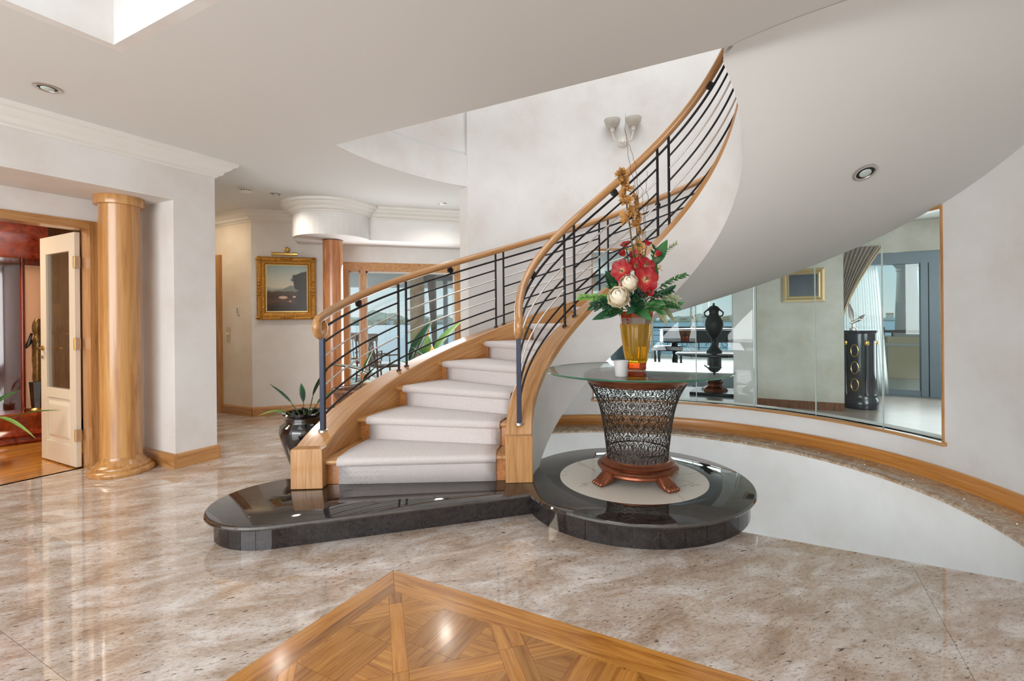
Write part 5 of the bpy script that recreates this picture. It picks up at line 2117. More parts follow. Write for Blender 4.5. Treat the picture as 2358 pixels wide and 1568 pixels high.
def stripes_mat():
    m, n, l, p = mat_base('striped_wallpaper')
    tc = n.new('ShaderNodeTexCoord')
    wv = n.new('ShaderNodeTexWave')
    wv.inputs['Scale'].default_value = 8.0
    wv.bands_direction = 'DIAGONAL'
    mp = n.new('ShaderNodeMapping')
    mp.inputs['Scale'].default_value = (1, 1, 0)
    l.new(tc.outputs['Object'], mp.inputs[0])
    l.new(mp.outputs[0], wv.inputs['Vector'])
    r = ramp(n, [(0.3, S(196, 164, 130)), (0.55, S(164, 116, 86)), (0.7, S(196, 164, 130))])
    l.new(wv.outputs['Color'], r.inputs[0])
    l.new(r.outputs[0], p.inputs['Base Color'])
    p.inputs['Roughness'].default_value = 0.6
    return m


M['stripes'] = stripes_mat()
struct(MB().box(-9.2, -9.1, -2.0, 3.06, 0, 2.75), 'wall_study_back', M['stripes'])
struct(MB().box(-9.1, -5.56, 3.03, 3.058, 0, 2.75), 'wall_study_side', M['stripes'])
struct(MB().box(-9.2, -5.56, -2.1, -2.0, 0, 2.75), 'wall_study_far', plaster('study_plaster', S(206, 172, 140), S(216, 186, 156), S(224, 198, 172)))
struct(MB().box(-9.2, -5.56, -2.0, 3.03, 2.75, 2.82), 'ceiling_study', M['ceiling'])
BC = (-8.36, 2.42)
bar = thing('mahogany_cabinet', 'tall round fronted mahogany cabinet with a stepped base inside the study', 'cabinet', (BC[0], BC[1], 0))


def cab(prof, name, mat, a0=-110, a1=-5):
    return MB().lathe(prof, BC, 40, radians(a0), radians(a1)).build(name, mat, bar, smooth=True, angle=40)


cab([(0.2, 0.0), (1.12, 0.0), (1.14, 0.03), (1.12, 0.07), (1.15, 0.10), (1.12, 0.13), (1.10, 0.16), (1.12, 0.30), (1.09, 0.33), (0.2, 0.33)], 'base', M['mahogany_x'])
cab([(0.2, 0.33), (0.92, 0.33), (0.92, 2.02), (0.2, 2.02)], 'body', M['mahogany'])
cab([(0.2, 2.02), (1.10, 2.02), (1.12, 2.05), (1.12, 2.42), (1.16, 2.46), (0.2, 2.46)], 'canopy', M['mahogany_x'])
cab([(0.921, 0.36), (0.935, 0.36), (0.935, 1.98), (0.921, 1.98)], 'curved_glass', plain('dark_gloss', S(70, 30, 18), 0.03, coat=1.0), -62, -16)
cab([(0.921, 0.36), (0.94, 0.36), (0.94, 1.96), (0.921, 1.96)], 'pale_panel', plain('cream_panel', S(222, 178, 146), 0.1, coat=0.8), -14.5, -6.5)
for d in (-63, -40, -15.2, -5.6):
    a_ = radians(d)
    MB().tube([(BC[0] + 0.935 * cos(a_), BC[1] + 0.935 * sin(a_), 0.33), (BC[0] + 0.935 * cos(a_), BC[1] + 0.935 * sin(a_), 2.02)], 0.02, 10).build('pilaster', M['mahogany'], bar, smooth=True)
# black and gold figure standing on the cabinet step
fgp = (BC[0] + 1.02 * cos(radians(-9)), BC[1] + 1.02 * sin(radians(-9)))
fg = thing('carved_figure', 'small black and gold standing figure on a dark block on the cabinet step', 'figurine', (fgp[0], fgp[1], 0.335))
M['figgold'] = plain('black_gold', S(120, 92, 52), 0.3, 0.5, noise=0.9, nscale=24)
MB().lathe([(0.0, 0.335), (0.075, 0.335), (0.078, 0.35), (0.06, 0.37), (0.0, 0.37)], fgp, 20, cap=False).build('foot', M['brass'], fg, smooth=True, angle=40)
MB().lathe([(0.0, 0.37), (0.055, 0.37), (0.075, 0.66), (0.0, 0.66)], fgp, 8, cap=False).build('block', M['rubber'], fg)
rings = []
for z, rx, ry, ox in ((0.66, 0.042, 0.038, 0.0), (0.70, 0.050, 0.045, 0.0), (0.80, 0.044, 0.04, 0.005), (0.90, 0.056, 0.046, 0.0), (0.98, 0.050, 0.042, -0.004), (1.05, 0.062, 0.045, 0.0), (1.12, 0.066, 0.045, 0.0), (1.16, 0.03, 0.03, 0.0), (1.18, 0.026, 0.027, 0.0), (1.22, 0.042, 0.042, 0.0), (1.27, 0.05, 0.045, 0.004), (1.32, 0.044, 0.04, 0.012), (1.36, 0.024, 0.022, 0.016)):
    rings.append([(fgp[0] + ox + rx * cos(q), fgp[1] + ry * sin(q), z) for q in [2 * pi * k / 14 for k in range(14)]])
MB().loft(rings).build('body', M['figgold'], fg, smooth=True, angle=60)
MB().tube([(fgp[0], fgp[1] - 0.05, 1.12), (fgp[0] + 0.03, fgp[1] - 0.10, 1.05), (fgp[0] + 0.05, fgp[1] - 0.08, 1.12), (fgp[0] + 0.05, fgp[1] - 0.06, 1.2)], [0.02, 0.018, 0.015, 0.012], 8).build('arm', M['rubber'], fg, smooth=True)
# picture, lamp on the striped wall (seen through the door glass)
sp_ = thing('study_picture', 'gilt framed picture on the striped study wall seen through the door glass', 'picture', (-9.1, 2.8, 1.7))
SW = lambda s, off, z=0: Vector((-9.098 + off, 2.5 + s, z))
frame_loft(sp_, 'frame_member', M['gold'], 0, 0.53, 1.66, 2.36, [(0, 0.001), (0, 0.03), (0.04, 0.035), (0.06, 0.012), (0.06, 0.001)], SW)
MB().box(-9.098, -9.088, 2.55, 2.98, 1.71, 2.31).build('canvas', plain('dim_picture', S(176, 144, 108), 0.3, noise=0.6, nscale=12), sp_)
lp = thing('study_lamp', 'small lamp with a cream shade below the picture in the study', 'lamp', (-8.93, 2.93, 1.18))
MB().lathe([(0.05, 1.18), (0.055, 1.192), (0.012, 1.21), (0.010, 1.40)], (-8.93, 2.93), 16).build('base', M['brass'], lp, smooth=True, angle=40)
MB().lathe([(0.10, 1.40), (0.06, 1.58), (0.055, 1.58), (0.095, 1.40)], (-8.93, 2.93), 24, cap=False).build('lamp_shade', plain('lamp_cream', S(240, 220, 160), 0.6), lp, smooth=True)
tb2 = thing('study_side_table', 'narrow dark side table under the lamp in the study', 'table', (-8.93, 2.85, 0))
MB().box(-9.09, -8.75, 2.62, 3.02, 1.15, 1.18).build('table_top', M['mahogany_x'], tb2, bevel=0.004)
for x in (-9.06, -8.78):
    for y in (2.65, 2.99):
        MB().box(x - 0.015, x + 0.015, y - 0.015, y + 0.015, 0, 1.15).build('leg', M['mahogany'], tb2)
lamp('study_ceiling_fill', 'AREA', (-7.0, 0.6, 2.7), 75, (1.0, 0.86, 0.66), 1.4, 1.4, aim=(0, 0, -1))  # unseen area light under the study ceiling, apart from the small lamp
lamp('passage_fill', 'AREA', (-6.9, 3.5, 2.80), 9, (1.0, 0.82, 0.6), 0.6, 0.4, aim=(0, 0, -1))  # unseen warm fill, no fixture at this spot in the passage ceiling

# ================================================================== PLANTS AND POTS IN THE PASSAGE
M['pot_black'] = plain('glazed_black', S(20, 16, 16), 0.05, coat=1.0)
M['pot_brown'] = plain('glazed_brown', S(92, 58, 40), 0.12, coat=0.8, noise=0.35, nscale=14)
M['soil'] = plain('soil', S(60, 46, 36), 0.95, bump=0.8, bscale=60)


def pot(name, label, c, prof, mat, group='planters'):
    t = thing(name, label, 'planter', (c[0], c[1], prof[0][1]), group)
    MB().lathe(prof, c, 40, cap=True).build('body', mat, t, smooth=True, angle=50)
    return t


def plant(name, label, c, z, leaves, mats, group='passage plants'):
    """leaves: list of (azimuth deg, tilt, length, width, bend)"""
    t = thing(name, label, 'plant', (c[0], c[1], z), group)
    for k, (az, tilt, L, wd, bend) in enumerate(leaves):
        a_ = radians(az)
        rad = Vector((cos(a_), sin(a_), 0))
        d = (rad * sin(tilt) + UP * cos(tilt)).normalized()
        b = Vector((c[0], c[1], z)) + rad * 0.03
        L *= 1.15
        p = b + d * L * 0.38
        o = blades('leaf', M[mats[k % len(mats)]], t, [dict(base=p, d=(d + rad * 0.3).normalized(), nrm=UP - rad * 0.2 if tilt > 0.5 else -rad, L=L * 0.72, Wd=wd, bend=bend, cup=0.18, k=8)])
        MB().tube([Vector((c[0], c[1], z - 0.02)) + rad * 0.02, b + d * L * 0.2, p], 0.005, 5).build('stalk', M['stem'], o, smooth=True)
    return t


bp_ = (-3.70, 2.86)
JAR = [(0.085, 0.0), (0.10, 0.012), (0.135, 0.10), (0.185, 0.25), (0.205, 0.345), (0.195, 0.395), (0.165, 0.42), (0.158, 0.44), (0.162, 0.45), (0.156, 0.465), (0.160, 0.475), (0.178, 0.49), (0.188, 0.50), (0.180, 0.512), (0.150, 0.505), (0.145, 0.46), (0.0, 0.45)]
t = pot('glazed_pot', 'tall glossy black jar with a ribbed neck standing behind the stair newel', bp_, JAR, M['pot_black'])
MB().lathe([(0.0, 0.462), (0.14, 0.462)], bp_, 24, cap=False).build('soil', M['soil'], t)
dc = math.degrees(YAW)
plant('broad_leaved_plant', 'young broad leaved plant growing in the tall black jar', bp_, 0.46,
      [(dc + 172, 0.65, 0.34, 0.05, -0.05), (dc + 10, 0.22, 0.42, 0.12, -0.02), (dc - 15, 1.15, 0.34, 0.08, -0.2), (dc + 175, 1.35, 0.26, 0.08, -0.35), (dc - 150, 1.1, 0.26, 0.07, -0.4), (dc + 120, 0.5, 0.30, 0.05, -0.2), (dc - 60, 0.9, 0.26, 0.08, -0.3), (dc + 60, 0.8, 0.3, 0.07, -0.2)], ['leaf_dark', 'leaf_dark', 'leaf', 'leaf', 'leaf_lime'])
# carved jardiniere
jc = at(820, 900, 5.35)
jc = (jc.x, jc.y)
t = thing('carved_jardiniere', 'brown carved wooden jardiniere with splayed legs behind the stair', 'planter', (jc[0], jc[1], 0), 'planters')
MB().lathe([(0.14, 0.40), (0.20, 0.46), (0.235, 0.52), (0.245, 0.545), (0.235, 0.56), (0.215, 0.55), (0.19, 0.47), (0.0, 0.45)], jc, 36).build('bowl', M['brown_wood'], t, smooth=True, angle=40)
MB().lathe([(0.246, 0.535), (0.262, 0.545), (0.262, 0.56), (0.246, 0.565)], jc, 36, cap=False).build('rim', M['brown_wood'], t, smooth=True)
for k in range(6):
    a_ = 2 * pi * k / 6
    e = Vector((cos(a_), sin(a_), 0))
    b = Vector((jc[0], jc[1], 0))
    MB().tube([b + e * 0.22 + UP * 0.53, b + e * 0.17 + UP * 0.42, b + e * 0.13 + UP * 0.28, b + e * 0.16 + UP * 0.1, b + e * 0.21 + UP * 0.0], [0.022, 0.02, 0.017, 0.016, 0.02], 8).build('leg', M['brown_wood'], t, smooth=True)
MB().lathe([(0.0, 0.50), (0.205, 0.50)], jc, 24, cap=False).build('soil', M['soil'], t)
plant('sword_plant', 'single upright sword shaped leaf growing in the carved jardiniere', jc, 0.50, [(dc + 30, 0.15, 0.42, 0.10, 0.0), (dc - 10, 0.4, 0.3, 0.08, -0.1)], ['leaf', 'leaf_dark'])
# big leaved plant by the window, black bowl, jars
wc = at(925, 860, 6.0)
wc = (wc.x, wc.y)
t = pot('glazed_pot', 'brown glazed pot hidden behind the stair string under the big drooping leaves', wc, [(0.12, 0.0), (0.17, 0.15), (0.20, 0.32), (0.19, 0.40), (0.2, 0.42), (0.17, 0.42), (0.16, 0.36), (0.0, 0.35)], M['pot_brown'])
plant('big_leaved_plant', 'plant with large drooping blue green leaves in front of the passage window', wc, 0.36,
      [(dc + 190, 0.85, 0.75, 0.22, -0.25), (dc + 160, 1.15, 0.6, 0.18, -0.3), (dc + 5, 0.7, 0.55, 0.18, -0.2), (dc - 20, 1.2, 0.5, 0.16, -0.3), (dc + 60, 0.3, 0.9, 0.2, -0.1), (dc - 80, 0.9, 0.4, 0.16, -0.3)], ['leaf_dark', 'leaf'])
gc = at(975, 830, 6.25)
gc = (gc.x, gc.y)
t = pot('glazed_pot', 'glossy dark bowl shaped pot nearest the curved wall in the passage', gc, [(0.10, 0.0), (0.16, 0.10), (0.23, 0.35), (0.25, 0.52), (0.24, 0.62), (0.25, 0.64), (0.22, 0.64), (0.2, 0.56), (0.0, 0.52)], M['pot_black'])
plant('leafy_plant', 'plant with yellow green leaves standing in the glossy dark bowl', gc, 0.55, [(dc + 10, 0.7, 0.5, 0.2, -0.2), (dc + 40, 0.4, 0.75, 0.22, -0.15), (dc - 30, 1.1, 0.42, 0.16, -0.3), (dc + 160, 0.8, 0.35, 0.14, -0.2), (dc + 100, 0.4, 0.6, 0.2, -0.1)], ['leaf', 'leaf_lime', 'leaf_dark'])
ac = at(985, 800, 6.7)
zt = 0.72
t = thing('plant_stand', 'small dark round stand behind the glossy bowl in the passage', 'stand', (ac.x, ac.y, 0))
MB().lathe([(0.17, 0.69), (0.18, 0.70), (0.18, 0.715), (0.0, 0.72)], ac[:2], 28).build('stand_top', M['dark_wood'], t, smooth=True, angle=40)
MB().lathe([(0.16, 0.0), (0.16, 0.02), (0.03, 0.06), (0.025, 0.69)], ac[:2], 20).build('stand_leg', M['dark_wood'], t, smooth=True, angle=40)
t = thing('glass_bottle_vase', 'orange and clear blown glass vase on the small dark stand', 'vase', (ac.x, ac.y, zt))
MB().lathe([(0.05, zt), (0.09, zt + 0.05), (0.10, zt + 0.12), (0.075, zt + 0.2), (0.03, zt + 0.30), (0.022, zt + 0.42), (0.03, zt + 0.44)], ac[:2], 24).build('body', amber('orange_glass', S(240, 130, 50)), t, smooth=True)
MB().lathe([(0.022, zt + 0.42), (0.04, zt + 0.46), (0.036, zt + 0.46), (0.018, zt + 0.42)], ac[:2], 24, cap=False).build('lip', M['clear_band'], t, smooth=True)
mc = at(1030, 790, 5.6)
t = pot('glazed_pot', 'small dark pot hidden behind the stair at the end of the curved wall', (mc.x, mc.y), [(0.1, 0.0), (0.14, 0.2), (0.15, 0.6), (0.16, 0.62), (0.13, 0.62), (0.0, 0.6)], M['pot_black'])
plant('leafy_plant', 'plant with one broad green leaf showing above the stair string', (mc.x, mc.y), 0.6, [(dc + 170, 0.6, 0.45, 0.16, -0.1), (dc + 20, 0.9, 0.46, 0.17, -0.3), (dc - 40, 0.7, 0.38, 0.14, -0.3)], ['leaf'])
# plant whose leaf tips reach into view by the study doorway
ec = at(-75, 1050, 4.35)
t = pot('glazed_pot', 'dark pot just outside the study doorway holding an arching plant', (ec.x, ec.y), [(0.1, 0.0), (0.15, 0.15), (0.17, 0.3), (0.18, 0.32), (0.15, 0.32), (0.0, 0.3)], M['pot_black'])
plant('arching_plant', 'arching green leaves reaching in by the study doorway', (ec.x, ec.y), 0.3, [(dc + 5, 1.1, 0.62, 0.07, -0.2), (dc - 15, 1.0, 0.62, 0.05, -0.75), (dc + 100, 0.7, 0.5, 0.07, -0.3), (dc + 200, 0.8, 0.5, 0.07, -0.3)], ['leaf', 'leaf_lime'])

# ================================================================== ROOM BEYOND THE CURVED WINDOW
M['timber_floor_dark'] = plain('polished_floor', S(170, 158, 148), 0.28, coat=0.08, noise=0.18, nscale=3)
fl2 = [(-9, 20.0), (-4.2, 6.2)]
outer = [P(RW + 0.15, radians(a_))[:2] for a_ in range(150, -13, -6)]
mb = MB().prism(ccw([(-3.0, 5.45), (-3.2, 6.2), (-6.5, 10.0), (-6.5, 17.0), (4.2, 17.0), (4.2, 9.8), (5.5, 9.8), (5.5, 6.3), (-1.5, 6.3)][:0] or [(-6.5, 6.3), (5.5, 6.3), (5.5, 9.75), (-6.5, 9.75)]), -0.06, 0.0)
mb.prism([(-6.5, 9.75), (0.7, 9.75), (0.7, 16.5), (-6.5, 16.5)], -0.06, 0.0)
mb.prism([(1.75, 2.95), (5.5, 2.95), (5.5, 6.3), (1.75, 6.3)], -0.06, 0.0)
mb.prism(ccw([(1.75, 4.2), (1.75, 6.3), (0.3, 6.3), (0.9, 5.7), (1.4, 5.0)]), -0.06, 0.0)
struct(mb, 'floor_lounge', M['timber_floor_dark'])
mb = MB()
mb.prism([(1.8, 2.95), (5.5, 2.95), (5.5, 10.0), (1.8, 10.0)], ZC, ZC + 0.2)
mb.prism([(-6.5, 10.0), (5.5, 10.0), (5.5, 10.2), (-6.5, 10.2)], ZC, ZC + 0.2)
mb.prism([(-6.5, 10.2), (0.9, 10.2), (0.9, 16.5), (-6.5, 16.5)], ZC, ZC + 0.2)
struct(mb, 'ceiling_lounge', M['ceiling'])
struct(MB().box(-0.28, 0.80, 7.9, 8.05, 0, ZC), 'wall_lounge', M['plaster_grey'])
struct(MB().box(-0.60, -0.285, 7.86, 8.09, 0, ZC), 'wall_lounge_pier', M['plaster'])
struct(MB().box(0.65, 0.80, 8.05, 9.75, 0, ZC), 'wall_lounge_return', M['plaster_grey'])
struct(skirt_run([(0.80, 7.9), (-0.28, 7.9)], 0.11), 'baseboard_lounge', M['brown_wood'])
struct(MB().box(5.4, 5.5, 2.95, 9.75, 0, ZC), 'wall_lounge_right', M['plaster'])
struct(MB().box(1.7, 5.5, 2.85, 2.95, 0, ZC), 'wall_lounge_near', M['plaster'])
struct(MB().box(0.7, 5.5, 9.75, 9.95, 2.34, ZC), 'wall_terrace_head', M['plaster_grey'])
# big sliding doors to the terrace
sd = struct(MB().box(0.8, 5.4, 9.78, 9.92, 2.15, 2.34), 'door_3', M['alu'])
for x0, x1 in ((0.8, 0.86), (2.03, 2.12), (2.135, 2.27), (3.6, 3.72), (5.3, 5.4)):
    MB().box(x0, x1, 9.78, 9.90, 0.0, 2.15).build('stile', M['alu'], sd)
for x0, x1 in ((0.86, 2.03), (3.72, 5.3)):
    MB().box(x0, x1, 9.80, 9.88, 0.0, 0.09).build('bottom_rail', M['alu'], sd)
    MB().box(x0, x1, 9.835, 9.843, 0.09, 2.15).build('pane', M['pane_clear'], sd)
# lounge windows behind the piano
pw = struct(MB().box(-6.5, 0.7, 16.3, 16.4, 2.3, 2.45), 'window_6', M['white_paint'])
for x in (-6.5, -5.0, -3.75, -2.5, -1.25, 0.0, 0.65):
    MB().box(x - 0.025, x + 0.025, 16.3, 16.4, 0, 2.3).build('mullion', M['white_paint'], pw)
for x0, x1 in ((-6.47, -5.03), (-4.97, -3.78), (-3.72, -2.53), (-2.47, -1.28), (-1.22, -0.03), (0.03, 0.62)):
    MB().box(x0, x1, 16.345, 16.353, 0.02, 2.3).build('pane', M['pane_clear'], pw)
struct(MB().box(-6.5, 0.9, 16.3, 16.5, 2.45, ZC), 'wall_piano_head', M['plaster'])
struct(MB().box(0.7, 0.9, 9.95, 16.5, 0, ZC), 'wall_piano_side', M['plaster'])

# framed picture on the grey wall
gp = thing('framed_picture', 'dark picture in a pale moulded frame on the grey lounge wall', 'picture', (0.3, 7.9, 1.52))
GW = lambda s, off, z=0: Vector((0.06 + s, 7.898 - off, z))
frame_loft(gp, 'frame_member', plain('frame_champagne', S(196, 172, 130), 0.35, 0.4), 0, 0.52, 1.515, 1.985, [(0, 0.001), (0, 0.03), (0.03, 0.036), (0.055, 0.02), (0.07, 0.024), (0.085, 0.012), (0.085, 0.001)], GW)
MB().box(0.14, 0.50, 7.885, 7.897, 1.595, 1.905).build('canvas', plain('picture_slate', S(74, 80, 90), 0.3, noise=0.5, nscale=8), gp)

# demi-lune cabinet with gilt ovals
cc_ = (1.035, 8.32)
cb = thing('round_cabinet', 'tall dark demi lune cabinet with gilt oval ornaments beside the grey lounge wall', 'cabinet', (cc_[0], cc_[1], 0))
M['ebony'] = plain('ebonised', S(44, 48, 58), 0.18, coat=0.7)


def cabl(prof, name, mat, n=32):
    return MB().lathe(prof, cc_, n, radians(-215), radians(35)).build(name, mat, cb, smooth=True, angle=40)


cabl([(0.05, 0.0), (0.215, 0.0), (0.22, 0.02), (0.22, 0.13), (0.205, 0.15), (0.205, 0.2), (0.05, 0.2)], 'base', M['ebony'])
cabl([(0.05, 0.2), (0.185, 0.2), (0.185, 0.96), (0.05, 0.96)], 'body', M['ebony'])
cabl([(0.05, 0.96), (0.205, 0.96), (0.205, 1.06), (0.222, 1.075), (0.226, 1.105), (0.05, 1.11)], 'top', M['ebony'])
for d in (-160, -75, 10):
    a_ = radians(d)
    x, y = cc_[0] + 0.19 * cos(a_), cc_[1] + 0.19 * sin(a_)
    cl_ = MB().lathe([(0.026, 0.2), (0.018, 0.23), (0.018, 0.9), (0.026, 0.93), (0.026, 0.96)], (x, y), 14).build('colonette', M['ebony'], cb, smooth=True, angle=40)
    MB().lathe([(0.0275, 0.90), (0.032, 0.92), (0.032, 0.95), (0.028, 0.958)], (x, y), 14).build('gilt_cap', M['brass'], cl_, smooth=True)
for d in (-118,):
    for z in (0.34, 0.58, 0.82):
        a_ = radians(d)
        pts = []
        for k in range(21):
            q = 2 * pi * k / 20
            aa = a_ + 0.045 / 0.188 * cos(q)
            pts.append((cc_[0] + 0.189 * cos(aa), cc_[1] + 0.189 * sin(aa), z + 0.085 * sin(q)))
        MB().tube(pts, 0.0065, 6).build('gilt_oval', M['brass'], cb, smooth=True)
# bird figure on it
bd = thing('silver_bird_figure', 'silver figure with upswept wings standing on the dark cabinet', 'figurine', (0.95, 8.28, 1.11))
MB().lathe([(0.0, 1.11), (0.05, 1.11), (0.05, 1.125), (0.02, 1.15), (0.015, 1.2), (0.0, 1.2)], (0.95, 8.28), 14, cap=False).build('stand', M['chrome'], bd, smooth=True)
MB().tube([(0.91, 8.25, 1.2), (0.95, 8.28, 1.22), (1.02, 8.26, 1.26), (1.06, 8.26, 1.25)], [0.008, 0.022, 0.016, 0.004], 8).build('body', M['chrome'], bd, smooth=True)
blades('wing', M['chrome'], bd, [dict(base=(0.95, 8.28, 1.22), d=(-0.25, -0.1, 1), nrm=(0.2, -1, 0), L=0.30, Wd=0.07, bend=0.2, k=6)])
blades('wing', M['chrome'], bd, [dict(base=(0.98, 8.28, 1.22), d=(0.5, -0.1, 0.5), nrm=(0.2, -1, 0.3), L=0.16, Wd=0.05, bend=0.2, k=6)])


# curtains: pleated drape tied to one side, and a sheer
def drape(name, label, x0, x1, y, z0, z1, mat, gather, group, n=90, amp=0.05, folds=11):
    t = thing(name, label, 'curtain', ((x0 + x1) / 2, y, z0), group)
    rings = []
    for i in range(15):
        v = i / 14
        z = z1 + (z0 - z1) * v
        row = []
        for k in range(n + 1):
            u = k / n
            x = gather(u, v)
            row.append((x, y + amp * sin(u * folds * 2 * pi) * (0.6 + 0.4 * v), z))
        rings.append(row)
    b = MB().loft(rings, closed=False, cap=False).build('cloth', mat, t, smooth=True, angle=80)
    m_ = b.modifiers.new('thick', 'SOLIDIFY')
    m_.thickness = 0.004
    return t


M['drape'] = plain('drape_cloth', S(168, 158, 148), 0.85, noise=0.15, nscale=10, sheen=0.3)
M['drape_trim'] = plain('drape_trim', S(212, 192, 160), 0.8)
sh = bpy.data.materials.new('sheer_cloth')
sh.use_nodes = True
n_, l_ = sh.node_tree.nodes, sh.node_tree.links
tr_, df_, mx_ = n_.new('ShaderNodeBsdfTransparent'), n_.new('ShaderNodeBsdfTranslucent'), n_.new('ShaderNodeMixShader')
df_.inputs[0].default_value = S(226, 230, 230)
mx_.inputs[0].default_value = 0.55
l_.new(tr_.outputs[0], mx_.inputs[1])
l_.new(df_.outputs[0], mx_.inputs[2])
l_.new(mx_.outputs[0], n_['Material Output'].inputs[0])
M['sheer'] = sh


def g_drape(u, v):
    right = 1.52 - 0.62 * (1 - (1 - min(1, v / 0.62)) ** 1.6) if v < 0.62 else 0.90 + 0.05 * (v - 0.62)
    return 0.82 + u * (right - 0.82)


dt = drape('tied_curtain', 'heavy grey beige curtain swept to one side with pale edging at the terrace doors', 0.82, 1.5, 9.62, 0.03, 2.45, M['drape'], g_drape, 'lounge curtains')
for e_ in (1.0, 0.93):
    MB().tube([(g_drape(e_, v), 9.62 - 0.055, 2.45 + (0.03 - 2.45) * v) for v in [k / 14 for k in range(11)]], 0.009, 6).build('edging', M['drape_trim'], dt, smooth=True)
drape('sheer_curtain', 'thin white sheer curtain hanging against the terrace doors', 0.9, 1.55, 9.70, 0.03, 2.12, M['sheer'], lambda u, v: 0.95 + u * (0.50 + 0.14 * v), 'lounge curtains', folds=16, amp=0.02)

# pedestal table with the tall urn
uc = (-0.985, 8.9)
pt_ = thing('urn_table', 'dark pedestal table with a heavy foot carrying the tall urn in the lounge', 'table', (uc[0], uc[1], 0))
M['bronze'] = plain('dark_bronze', S(58, 60, 60), 0.3, 0.4)
MB().box(uc[0] - 0.36, uc[0] + 0.36, uc[1] - 0.36, uc[1] + 0.36, 0.0, 0.05).build('foot_plate', M['ebony'], pt_, bevel=0.008)
MB().lathe([(0.22, 0.05), (0.20, 0.09), (0.13, 0.13), (0.12, 0.16), (0.145, 0.2), (0.125, 0.22)], uc, 8).build('foot', M['copper'], pt_)
MB().lathe([(0.115, 0.22), (0.115, 0.62), (0.15, 0.66)], uc, 8).build('pillar', M['ebony'], pt_)
MB().lathe([(0.0, 0.66), (0.62, 0.66), (0.64, 0.675), (0.64, 0.69), (0.62, 0.70), (0.0, 0.70)], uc, 40, cap=False).build('table_top', M['ebony'], pt_, smooth=True, angle=40)
un = thing('lidded_urn', 'tall dark lidded urn with a waisted foot on the pedestal table', 'urn', (uc[0], uc[1], 0.70))
MB().lathe([(0.0, 0.70), (0.13, 0.70), (0.13, 0.73), (0.10, 0.76), (0.05, 0.83), (0.035, 0.88), (0.05, 0.92), (0.035, 0.935)], uc, 28, cap=False).build('foot', M['bronze'], un, smooth=True, angle=50)
MB().lathe([(0.035, 0.935), (0.09, 1.0), (0.135, 1.08), (0.155, 1.17), (0.15, 1.24), (0.12, 1.30), (0.085, 1.35), (0.075, 1.38), (0.09, 1.44), (0.085, 1.45)], uc, 28, cap=False).build('body', M['bronze'], un, smooth=True)
MB().lathe([(0.105, 1.445), (0.10, 1.46), (0.06, 1.50), (0.02, 1.515), (0.012, 1.53), (0.022, 1.545), (0.0, 1.56)], uc, 28, cap=False).build('lid', M['bronze'], un, smooth=True)
for s_ in (-1, 1):
    MB().tube([Vector((uc[0], uc[1], z)) + CAMR * s_ * r_ for r_, z in ((0.10, 1.32), (0.15, 1.34), (0.165, 1.39), (0.12, 1.43), (0.08, 1.44))], 0.014, 8).build('handle', M['bronze'], un, smooth=True)
# rug
def rug_mat():
    m, n, l, p = mat_base('ribbed_rug')
    tc = n.new('ShaderNodeTexCoord')
    wv = n.new('ShaderNodeTexWave')
    wv.inputs['Scale'].default_value = 9
    wv.bands_direction = 'DIAGONAL'
    l.new(tc.outputs['Object'], wv.inputs['Vector'])
    r = ramp(n, [(0.2, S(96, 106, 108)), (0.8, S(176, 182, 180))])
    l.new(wv.outputs['Color'], r.inputs[0])
    l.new(r.outputs[0], p.inputs['Base Color'])
    p.inputs['Roughness'].default_value = 0.95
    return m


tag(MB().box(-2.4, 0.6, 9.6, 12.6, 0.0, 0.012).build('ribbed_rug', rug_mat(), None, bevel=0.003), 'grey diagonally ribbed rug on the lounge floor behind the urn table', 'rug')

# grand piano with bench
pc = Vector((-2.05, 14.55, 0))
pn = thing('grand_piano', 'black grand piano by the far lounge windows', 'piano', pc)
PR = YAW + radians(4)
pe, pf = Vector((cos(PR), sin(PR), 0)), Vector((-sin(PR), cos(PR), 0))


def pp(a_, b_):
    q = pc + pe * a_ + pf * b_
    return (q.x, q.y)


case = [(-0.95, -0.72), (0.45, -0.72), (0.9, -0.60), (1.12, -0.30), (1.10, 0.02), (0.85, 0.22), (0.45, 0.34), (0.1, 0.55), (-0.2, 0.72), (-0.95, 0.72)]
MB().prism(ccw([pp(-a_, b_) for a_, b_ in case]), 0.62, 0.96).build('case', M['ebony'], pn, bevel=0.02)
MB().prism(ccw([pp(-a_ * 1.01, b_ * 1.01) for a_, b_ in case]), 0.97, 1.0).build('lid', M['ebony'], pn)
MB().prism(ccw([pp(a_, b_) for a_, b_ in ((0.94, -0.7), (1.22, -0.7), (1.22, 0.7), (0.94, 0.7))]), 0.62, 0.74).build('keybed', M['ebony'], pn, bevel=0.02)
MB().prism(ccw([pp(a_, b_) for a_, b_ in ((1.0, -0.6), (1.2, -0.6), (1.2, 0.6), (1.0, 0.6))]), 0.74, 0.755).build('keys', M['white_plastic'], pn)
for a_, b_ in ((0.85, -0.6), (0.85, 0.6), (-0.8, -0.3)):
    MB().lathe([(0.05, 0.0), (0.05, 0.05), (0.075, 0.08), (0.06, 0.3), (0.10, 0.62)], pp(a_, b_), 8).build('leg', M['ebony'], pn)
bc2 = pc - pe * 1.15 - pf * 0.75
bn = thing('piano_bench', 'dark upholstered bench beside the grand piano', 'bench', bc2)
MB().obox(bc2, pe, pf, -0.35, 0.35, -0.2, 0.2, 0.42, 0.56).build('cushion', M['ebony'], bn, bevel=0.04)
for a_ in (-0.3, 0.3):
    for b_ in (-0.15, 0.15):
        q = bc2 + pe * a_ + pf * b_
        MB().box(q.x - 0.025, q.x + 0.025, q.y - 0.025, q.y + 0.025, 0, 0.43).build('leg', M['ebony'], bn)
lc = pc - pe * 2.1 - pf * 0.2
